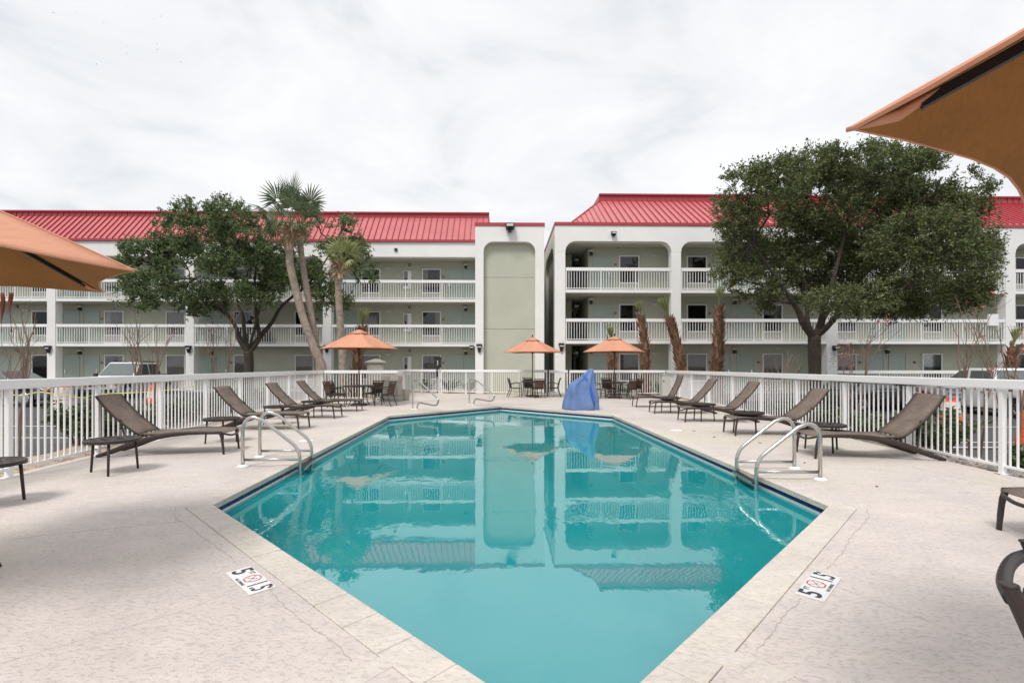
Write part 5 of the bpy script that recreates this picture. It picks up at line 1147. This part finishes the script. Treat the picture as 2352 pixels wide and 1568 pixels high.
# ---------------------------------------------------------------- bare crape myrtles and shrubs
def bare_tree(label, px, py_base, Y, top_py, spread, stems, leafn=0, seed=1, zb=None, side=1.0):
    random.seed(seed); g = AT(px, py_base, Y); base = Vector((g.x, g.y, zb if zb is not None else -.12)); t = thing('bare_shrub_tree', label, 'small tree', base, group='leafless multi stemmed small trees')
    top = AT(px, top_py, Y).z - base.z; b = MB(); tips = []
    def grow(p, d, l, r, lv):
        q = p + d * l; mid = p.lerp(q, .5) + Vector((random.uniform(-1, 1), random.uniform(-1, 1), 0)) * l * .05; b.tube([p, mid, q], [r, r * .85, r * .66], 5 if lv < 2 else 3, cap=False); tips.append(q)
        if lv >= 2 + (random.random() < .4): return
        for _ in range(random.choice((2, 2, 3)) if lv else 3):
            e_ = (d + Vector((random.gauss(0, 1), random.gauss(0, 1), random.gauss(.15, .4))) * (.17 + .13 * lv)).normalized(); grow(q if random.random() < .7 else p.lerp(q, random.uniform(.5, .9)), e_, l * random.uniform(.42, .68), r * .6, lv + 1)
    for k in range(stems):
        a = 2 * math.pi * k / stems + random.uniform(-.4, .4); d = Vector((math.cos(a) * spread, math.sin(a) * spread * .7, 1)).normalized(); grow(Vector((math.cos(a) * .05, math.sin(a) * .09, 0)), d, top * random.uniform(.40, .52), .016 * random.uniform(.8, 1.2), 0)
    b.build('stems', M['twig'], t)
    if leafn:
        cs = np.array([tips[random.randrange(len(tips))] + Vector((random.gauss(0, .07), random.gauss(0, .07), random.gauss(0, .05))) for _ in range(leafn)]); leaves('leaves', cs, .085, .032, M['redleaf'], t, dirs=np.tile((0, 0, -.3), (leafn, 1)))
    return t
bare_tree('leafless small tree at the far left in front of the dark car', 32, 1040, 7.2, 700, .14, 4, seed=21, zb=-.12)
bare_tree('leafless multi stemmed small tree beside the white pickup on the left', 335, 1000, 10.8, 690, .12, 5, seed=22)
bare_tree('leafless slender small tree left of the big left oak trunk', 505, 900, 17, 690, .16, 5, seed=23)
bare_tree('leafless small tree in front of the right wing, left of the big live oak trunk', 1787, 905, 15.5, 790, .30, 7, seed=24, zb=-.4)
bare_tree('small tree with sparse red leaves just right of the big live oak trunk', 1965, 960, 12.5, 735, .13, 4, leafn=90, seed=25, zb=-.35)
bare_tree('small bare tree with a few red leaves in front of the white pickup', 2240, 1060, 8.6, 715, .13, 4, leafn=24, seed=26, zb=-.25)
bare_tree('small tree with red leaf tips at the right edge of the view', 2325, 1060, 8.0, 690, .13, 3, leafn=30, seed=27, zb=-.25)
def shrub(label, x, y, zb, w, h, n, seed, group='green shrubs behind the pool fence'):
    random.seed(seed); t = thing('shrub', label, 'shrub', (x, y, zb), group=group); b = MB(); P, D = [], []
    for k in range(max(8, n // 60)):
        a = random.uniform(0, 6.28); rr = math.sqrt(random.random()); tip = Vector((math.cos(a) * rr * w / 2, math.sin(a) * rr * w / 2, h * random.uniform(.55, 1.0) * (1 - .3 * rr))); st = smooth_path([Vector((tip.x * .15, tip.y * .15, 0)), tip * .5 + Vector((0, 0, h * .08)), tip], 3); b.tube(st, .007, 4, cap=False)
        for j in range(60):
            f = random.uniform(.22, 1) ** .8; i = min(len(st) - 2, int(f * (len(st) - 1))); p = st[i].lerp(st[i+1], random.random()); o_ = Vector((random.gauss(0, 1), random.gauss(0, 1), random.gauss(.3, .6))); P.append(p + o_ * .045); D.append(o_ * .9)
    b.build('stems', M['twig'], t); leaves('foliage', np.array(P), .115, .042, M['shrub'], t, dirs=np.array(D), spread=.3); return t
for k, (px, Y, w, h) in enumerate([(180, 9.2, 1.0, .95), (240, 9.9, 1.1, .75), (310, 10.6, .9, .62), (395, 12.0, .9, .70), (440, 13.2, 1.0, .75), (490, 14.4, 1.0, .75), (545, 16.0, 1.1, .8), (610, 18.0, 1.1, .8)]):
    X = (px - CX) / FP * Y; X = min(X, LX(Y) - .15 - w / 2); shrub(['bushy green shrub behind the left fence, left of the nearest lounger back', 'green shrub behind the fence at the back of the nearest left lounger', 'low green shrub behind the left fence between the first two loungers', 'fourth green shrub along the outside of the left fence', 'fifth green shrub along the outside of the left fence', 'sixth green shrub along the outside of the left fence, behind the second lounger', 'seventh green shrub along the outside of the left fence', 'farthest green shrub outside the left fence, near its corner'][k], X, Y, -.06, w * 1.15, h * 1.1, 2000 if k < 3 else 1300, 40 + k)
for k, (px, Y, w, h) in enumerate([(2160, 8.4, 1.3, .95), (2085, 9.2, .9, .7), (1990, 10.6, .9, .62), (1900, 12.2, 1.0, .7), (2375, 6.9, .7, .55), (1800, 14.2, 1.0, .7)]):
    X = max((px - CX) / FP * Y, RX(Y) + .15 + w / 2); shrub(['tallest green shrub behind the right fence, by the nearest lounger back', 'green shrub behind the right fence hidden by the nearest lounger back', 'small light green shrub behind the right fence beside the second lounger', 'green shrub outside the right fence below the big live oak', 'low green shrub at the right edge outside the fence', 'farthest green shrub outside the right fence'][k], X, Y, -.2, w * 1.1, h * 1.1, 2200 if k < 1 else 1300, 60 + k)
for k, (px, w, h) in enumerate([(985, 1.2, 1.0), (1035, 1.3, 1.05), (1075, 1.2, .95), (1440, 1.1, .75), (1510, 1.1, .8)]):
    Y = 26.2 if k < 3 else 24.7; shrub(['strappy green plant behind the gate, left of the emergency phone', 'dense green plant behind the tower fence, right of the emergency phone', 'dense green plant against the foot of the arched tower', 'low green shrub behind the fence, left of the propped palm', 'low green shrub behind the fence, beside the grey cabinet'][k], (px - CX) / FP * Y, Y, -.06, w, h, 700, 80 + k, 'green plants along the back fence')
for k, (px, Y) in enumerate([(762, 21.0), (870, 21.2)]):
    shrub(['green plant behind the short left fence, by the tall palms', 'green plant behind the short left fence, by the louvred enclosure'][k], (px - CX) / FP * Y, Y, -.06, .9, .9, 600, 90 + k, 'green plants along the back fence')

# ---------------------------------------------------------------- vehicles
def wheel_mesh():
    if 'wheel' not in globals():
        globals()['wheel'] = (MB().tube([(0, -.11, 0), (0, -.10, 0), (0, .10, 0), (0, .11, 0)], [.29, .33, .33, .29], 24).mesh('tyre', M['rubber']), None)
        b = MB(); b.tube([(0, -.122, 0), (0, -.112, 0)], [.20, .215], 20); b.tube([(0, .112, 0), (0, .122, 0)], [.215, .20], 20)
        for k in range(6):
            a = R(60 * k); 
            for s in (-1, 1): b.bar((.03 * math.cos(a), .126 * s, .03 * math.sin(a)), (.2 * math.cos(a), .124 * s, .2 * math.sin(a)), .05, .02, up=(0, 1, 0))
        globals()['rim'] = b.mesh('rim', M['chrome'])
    return globals()['wheel'][0], globals()['rim']
def vehicle(name, label, cat, loc, rz, paint, L, W_, low, cab, wheels, roofr=.10, bed=None, wr=.33):
    # x forward; low: side profile of the lower body; cab: (x_rear_base, x_rear_top, x_front_top, x_front_base, z_belt, z_roof)
    t = thing(name, label, cat, loc, rz); P = M[paint]; hw = W_ / 2
    prof = list(low)
    for wx_ in sorted(wheels, reverse=True): prof += [(wx_ + .40, .26)] + [(wx_ + .40 * math.cos(R(a)), .33 + .38 * math.sin(R(a))) for a in (10, 40, 65, 90, 115, 140, 170)] + [(wx_ - .40, .26)]
    b = MB(); b.prism(prof, -hw, hw, 'y'); body = b.build('body', P, t, bevel=.07, seg=3)
    for p_ in body.data.polygons: p_.use_smooth = True
    b = MB(); b.box(min(wheels) - .3, max(wheels) + .3, -hw + .12, hw - .12, .22, .55); b.build('underbody', M['black'], t)
    x0, x1, x2, x3, zb, zr = cab; hr = hw - .20; hb = hw - .06
    b = MB(); b.hexa([(x0, -hb, zb - .03), (x3, -hb, zb - .03), (x3, hb, zb - .03), (x0, hb, zb - .03), (x1, -hr, zr), (x2, -hr, zr), (x2, hr, zr), (x1, hr, zr)]); cb = b.build('cabin', P, t, bevel=roofr, seg=3)
    for p_ in cb.data.polygons: p_.use_smooth = True
    def side(xa, xb, f0, f1, s):    # window panel on the leaning cabin side
        def q(u, f):
            z = zb + (zr - zb) * f; xl, xr = x0 + (x1 - x0) * f, x3 + (x2 - x3) * f; y = hb + (hr - hb) * f + .004; return (min(max(u, xl + .10), xr - .10), s * y, z)
        b = MB(); pts = [q(xa, f0), q(xb, f0), q(xb, f1), q(xa, f1)]; b.face(*pts); o = b.build('side_window', M['glass'], t); sol(o, .006)
    xm = (x1 + x2) / 2 - .05; xm = (x0 + x3) / 2 - .10
    for s in (-1, 1):
        side(x0, xm - .05, .08, .86, s); side(xm + .05, x3, .08, .86, s)
        MB().box(x3 - .28, x3 - .12, s * (hw + .0), s * (hw + .16), zb - .0, zb + .13).build('wing_mirror', M['black'], t, bevel=.03)
        for xx in (xm - .75, xm + .25): MB().box(xx, xx + .18, s * hw - .012, s * hw + .022, zb - .17, zb - .135).build('door_handle', M['black'] if paint != 'paint_white' else M['grille'], t)
        for xx in (xm, x3 - .18): MB().box(xx - .006, xx + .006, s * (hw - .01), s * (hw + .002), .36, zb - .05).build('door_seam', M['black'], t)
        zt_ = low[-1][1]; xf = max(p[0] for p in low); xr = min(p[0] for p in low)
        MB().box(xf - .10, xf - .004, s * (hw - .42), s * (hw - .06), .62, .80).build('headlight', M['headlight'], t, bevel=.02); MB().box(xf - .18, xf - .008, s * (hw - .12), s * (hw + .003), .63, .72).build('indicator', M['amber'], t, bevel=.01)
        MB().box(xr - .006, xr + .10, s * (hw - .34), s * (hw + .004), .66, .86).build('taillight', M['taillight'], t, bevel=.015)
    def endg(xb_, xt_, f0, f1, nm, off):
        q = lambda f, s: (xb_ + (xt_ - xb_) * f + off, s * ((hb + (hr - hb) * f) - .10), zb + (zr - zb) * f); b = MB(); b.face(q(f0, -1), q(f0, 1), q(f1, 1), q(f1, -1)); o = b.build(nm, M['glass'], t); sol(o, .006)
    endg(x3, x2, .06, .90, 'windshield', .006); endg(x0, x1, .10, .88, 'rear_window', -.006)
    for nm, xx, sg in (('front_bumper', max(p[0] for p in low), 1), ('rear_bumper', min(p[0] for p in low), -1)): MB().box(xx - (.10 if sg > 0 else .05), xx + (.05 if sg > 0 else .10), -hw + .05, hw - .05, .32, .50).build(nm, M['black'] if paint != 'paint_white' else M['chrome'], t, bevel=.03)
    tm_, rm = wheel_mesh()
    for wx_ in wheels:
        for s in (-1, 1): o = link('wheel', tm_, t, (wx_, s * (hw - .13), wr)); link('rim', rm, o)
    return t
sedan = [(-2.35, .34), (-2.38, .55), (-2.30, .88), (-1.6, .93), (1.0, .92), (2.05, .76), (2.33, .62), (2.36, .34)]
low = list(reversed([(-2.36, .26)] + sedan[0:] + [(2.34, .26)])); low = [(2.34, .26), (2.36, .40), (2.33, .62), (2.05, .76), (1.0, .92), (-1.6, .93), (-2.30, .88), (-2.38, .55), (-2.36, .26)]
def body_low(pts): return pts[::-1]
LOWS = [(-2.36, .26), (-2.38, .55), (-2.30, .88), (-1.6, .93), (1.0, .92), (2.05, .76), (2.33, .62), (2.36, .40), (2.34, .26)]
g = AT(0, 915, 19.8)
vehicle('parked_car', 'dark grey sedan parked at the far left behind the leafless tree', 'car', (-20.45, 19.9, gz(-20, 19.9)), R(2), 'paint_slate', 4.7, 1.78, LOWS, (-2.05, -1.25, .25, 1.15, .90, 1.40), (-1.42, 1.40))
vehicle('parked_car', 'black sedan parked behind the right fence', 'car', (16.0 * (1985 - CX) / FP * 1.32 * .0 + 15.9, 22.0, gz(16, 21)), R(20), 'paint_black', 4.7, 1.8, LOWS, (-2.05, -1.25, .25, 1.15, .90, 1.40), (-1.42, 1.40))
vehicle('parked_car', 'grey sedan showing its red tail lights between the black car and white pickup', 'car', (18.9, 24.6, gz(18, 23)), R(98), 'paint_grey', 4.7, 1.8, LOWS, (-2.05, -1.25, .25, 1.15, .90, 1.42), (-1.42, 1.40))
LOWT = [(-2.75, .40), (-2.78, .70), (-2.74, 1.06), (-.95, 1.06), (1.05, 1.04), (2.3, .98), (2.52, .80), (2.55, .45), (2.5, .30)]
tr = vehicle('pickup_truck', 'white crew cab pickup parked on the left, facing the pool', 'pickup truck', (-19.6, 25.2, gz(-18, 24)), R(-84), 'paint_white', 5.3, 1.86, LOWT, (-1.15, -.95, .45, 1.15, 1.05, 1.74), (-1.70, 1.62), .09)
b = MB(); b.box(-2.66, -1.2, -.80, .80, 1.062, 1.075); b.build('bed_liner', M['black'], tr)
b = MB()
for s in (-1, 1): b.bar((-.85, s * .66, 1.77), (.35, s * .66, 1.77), .04, .05); b.bar((-2.7, s * .84, 1.09), (-1.2, s * .86, 1.09), .09, .05)
b.build('roof_rack', M['black'], tr); MB().box(2.50, 2.575, -.50, .50, .60, .86).build('radiator_grille', M['black'], tr); MB().box(2.2, 2.58, -.9, .9, .30, .52).build('lower_bumper', M['black'], tr, bevel=.04)
tr = vehicle('pickup_truck', 'white pickup with blue door lettering parked at the right edge', 'pickup truck', (19.75, 20.3, gz(20, 19)), R(92), 'paint_white', 5.3, 1.88, LOWT, (-1.05, -.90, .35, 1.25, 1.05, 1.76), (-1.70, 1.62), .09)
tr.scale = (1.07, 1.07, 1.07)
dt = [o for o in tr.children if o.name.startswith('body')][0]
for k, (s_, sz) in enumerate([('Animal Doc', .15), ('Supplies', .12), ('Call Today', .08), ('555-WOOF', .14)][:0]): pass
for k in range(2): pass
for k, (s_, sz) in enumerate([('National Door', .17), ('& Supplies', .13), ('455-WES', .15)]): text(s_, sz, M['blueink'], dt, mtx=Matrix.Translation((.45, .945, .92 - k * .19)) @ Matrix.Rotation(R(180), 4, 'Z') @ Matrix.Rotation(R(90), 4, 'X'))

# ---------------------------------------------------------------- traffic drums, tape
def drum(label, x, y, z, bands, seed):
    t = thing('traffic_drum', label, 'traffic drum', (x, y, z), R(seed * 40), 'orange and white traffic drums in the car park'); b = MB(); b.lathe([(.42, 0), (.42, .06), (.30, .07)], 8); b.build('base', M['rubber'], t)
    z0 = .07
    for k in range(5):
        r0 = .30 - .022 * k; b = MB(); b.lathe([(r0, z0 + .005), (r0 + .004, z0 + .02), (r0 - .012, z0 + .165), (r0 - .02, z0 + .178)], 24); b.build('band', M['barrelwhite' if bands[k] == 'w' else 'orange'], t, smooth=False); z0 += .18
    b = MB(); b.lathe([(.17, z0), (.16, z0 + .03), (.05, z0 + .04)], 16); b.bar((-.10, 0, z0 + .04), (-.10, 0, z0 + .12), .04, .03); b.bar((.10, 0, z0 + .04), (.10, 0, z0 + .12), .04, .03); b.bar((-.11, 0, z0 + .12), (.11, 0, z0 + .12), .03, .04); b.build('handle', M['orange'], t); return t
Yd = 14.3; drum('faded orange and white traffic drum behind the left fence, left of the shrubs', (147 - CX) / FP * Yd, Yd, gz(-13, Yd), 'owwww', 1)
Yd = 15.2; drum('orange and white traffic drum behind the left fence, by the nearest lounger back', (358 - CX) / FP * Yd, Yd, gz(-11, Yd), 'owowo', 2)
Yd = 13.6; drum('plain orange traffic drum behind the right fence, above the tall shrub', (2183 - CX) / FP * Yd, Yd, gz(12, Yd), 'oooww', 3)
Yd = 10.6; drum('orange drum at the right edge, half out of the view', (2372 - CX) / FP * Yd, Yd, gz(11.5, Yd), 'ooooo', 4)
pts = [AT(0, 962 - 60, 14.0), AT(90, 900, 14.2), Vector(((147 - CX) / FP * 14.3, 14.0, .62)), AT(230, 905, 14.8), AT(358, 898, 15.0), AT(460, 885, 16.5)]
tp = thing('caution_tape', 'yellow caution tape strung between the drums behind the left fence', 'tape', (0, 0, 0)); sp = smooth_path([pts[0], pts[0].lerp(pts[1], .5) - Vector((0, 0, .08)), pts[1], pts[2], pts[2].lerp(pts[3], .6) - Vector((0, 0, .10)), pts[3], pts[4], pts[5]], 5)
b = MB(); b.grid([[p + Vector((0, 0, .012)) for p in sp], [p - Vector((0, .01, .012)) for p in sp]]); o = b.build('tape_strip', M['yellow'], tp); sol(o, .002)

# ---------------------------------------------------------------- person with a case on the balcony
pp = AT(568, 785, 30.55); fz = FZ[1]
ps = thing('person', 'person in dark clothes and a navy cap walking along the second floor balcony', 'person', (pp.x, pp.y, fz)); sc_ = 1.0
def skin_body(name, verts, edges, radii, material, parent, root=0, sub=1):
    me = bpy.data.meshes.new(name); me.from_pydata(verts, edges, []); o = link(name, me, parent); me.materials.append(material)
    m = o.modifiers.new('skin', 'SKIN'); m.use_smooth_shade = True; s = o.modifiers.new('sub', 'SUBSURF'); s.levels = sub; s.render_levels = sub
    for i, r in enumerate(radii): me.skin_vertices[0].data[i].radius = r if isinstance(r, tuple) else (r, r)
    me.skin_vertices[0].data[root].use_root = True; return o
V = [(0, 0, .92), (.05, 0, 1.15), (.14, 0, 1.38), (.18, 0, 1.48), (.23, 0, 1.55), (.26, 0, 1.64), (0, -.09, .86), (.13, -.09, .48), (.10, -.09, .06), (.22, -.09, .03), (0, .09, .86), (-.10, .09, .48), (-.32, .09, .16), (-.24, .09, .06), (.15, -.19, 1.40), (.24, -.24, 1.14), (.47, -.20, .98), (.55, -.19, .97), (.15, .19, 1.40), (.22, .24, 1.14), (.46, .20, .99), (.54, .19, .97)]
E = [(0, 1), (1, 2), (2, 3), (3, 4), (4, 5), (0, 6), (6, 7), (7, 8), (8, 9), (0, 10), (10, 11), (11, 12), (12, 13), (2, 14), (14, 15), (15, 16), (16, 17), (2, 18), (18, 19), (19, 20), (20, 21)]
RD = [(.13, .16), (.13, .16), (.14, .17), .07, .055, (.10, .085), .09, .062, .045, .04, .09, .062, .045, .04, .062, .048, .035, .032, .062, .048, .035, .032]
skin_body('body', V, E, RD, M['navy'], ps)
b = MB(); b.lathe([(.02, -.12), (.07, -.10), (.088, -.03), (.09, .03), (.05, .09)], 14, (.27, 0, 1.63)); b.bar((.34, 0, 1.62), (.385, 0, 1.60), .03, .03); b.bar((.345, 0, 1.60), (.372, 0, 1.575), .028, .03); b.bar((.27, -.092, 1.60), (.27, -.092, 1.65), .03, .014); b.bar((.27, .092, 1.60), (.27, .092, 1.65), .03, .014); b.build('head', M['skin'], ps, smooth=True)
for s in (-1, 1): MB().box(.333, .343, .03 * s - .012, .03 * s + .012, 1.628, 1.640).build('eye', M['dark'], ps)
MB().box(.33, .345, -.022, .022, 1.55, 1.556).build('mouth', M['dark'], ps)
for s in (-1, 1):
    b = MB(); b.tube([(.55, .19 * s, .97), (.60, .19 * s, .965)], [.03, .034], 8)
    for k in range(5): b.tube([(.60, .19 * s - .03 + .015 * k, .965), (.63, .19 * s - .03 + .015 * k, .95), (.625, .19 * s - .03 + .015 * k, .925)], .0085, 6)
    b.build('hand', M['skin'], ps, smooth=True)
b = MB(); b.lathe([(.097, .0), (.10, .03), (.085, .085), (.02, .11)], 14, (.265, 0, 1.655)); b.hexa([(.33, -.07, 1.655), (.47, -.05, 1.625), (.47, .05, 1.625), (.33, .07, 1.655), (.33, -.07, 1.672), (.47, -.05, 1.637), (.47, .05, 1.637), (.33, .07, 1.672)]); b.build('cap', M['cap'], ps, smooth=False)
cs_ = thing('wheeled_case', 'large black wheeled case pushed by the person on the balcony', 'case', (AT(608, 785, 30.6).x, 30.6, fz)); MB().box(-.34, .34, -.22, .22, .06, .86).build('case_body', M['black'], cs_, bevel=.04); MB().tube([(-.30, -.15, .84), (-.38, -.15, .96), (-.38, .15, .96), (-.30, .15, .84)], .014, 6).build('handle', M['black'], cs_)
for xx in (-.25, .25): MB().tube([(xx, -.2, .04), (xx, .2, .04)], .04, 8).build('wheel', M['rubber'], cs_)

# ---------------------------------------------------------------- birds
bm_ = MB(); bm_.hexa([(-.14, -.02, -.02), (.14, -.015, -.01), (.14, .015, -.01), (-.14, .02, -.02), (-.12, -.02, .02), (.12, -.01, .015), (.12, .01, .015), (-.12, .02, .02)])
for s in (-1, 1): bm_.face((-.05, 0, .01), (.07, 0, .01), (.03, .17 * s, .07), (-.02, .36 * s, .02)); bm_.face((-.04, 0, .0), (.06, 0, .0), (.02, .17 * s, .06), (-.02, .36 * s, .012))
bme = bm_.mesh('bird', M['black'])
for k, (x, y) in enumerate([(123, 30), (174, 30), (184, 68), (238, 52), (291, 15), (354, 44), (370, 38), (293, 106), (360, 101), (361, 114), (291, 124), (221, 148), (416, 143), (464, 136)]):
    o = link('bird', bme, None, AT(x, y, 150 + 6 * (k % 5))); o.rotation_euler = (random.uniform(-.5, .5), 0, random.uniform(0, 6)); tag(o, 'tiny dark bird in flight, high in the upper left sky', 'bird', 'flock of birds in the upper left sky')
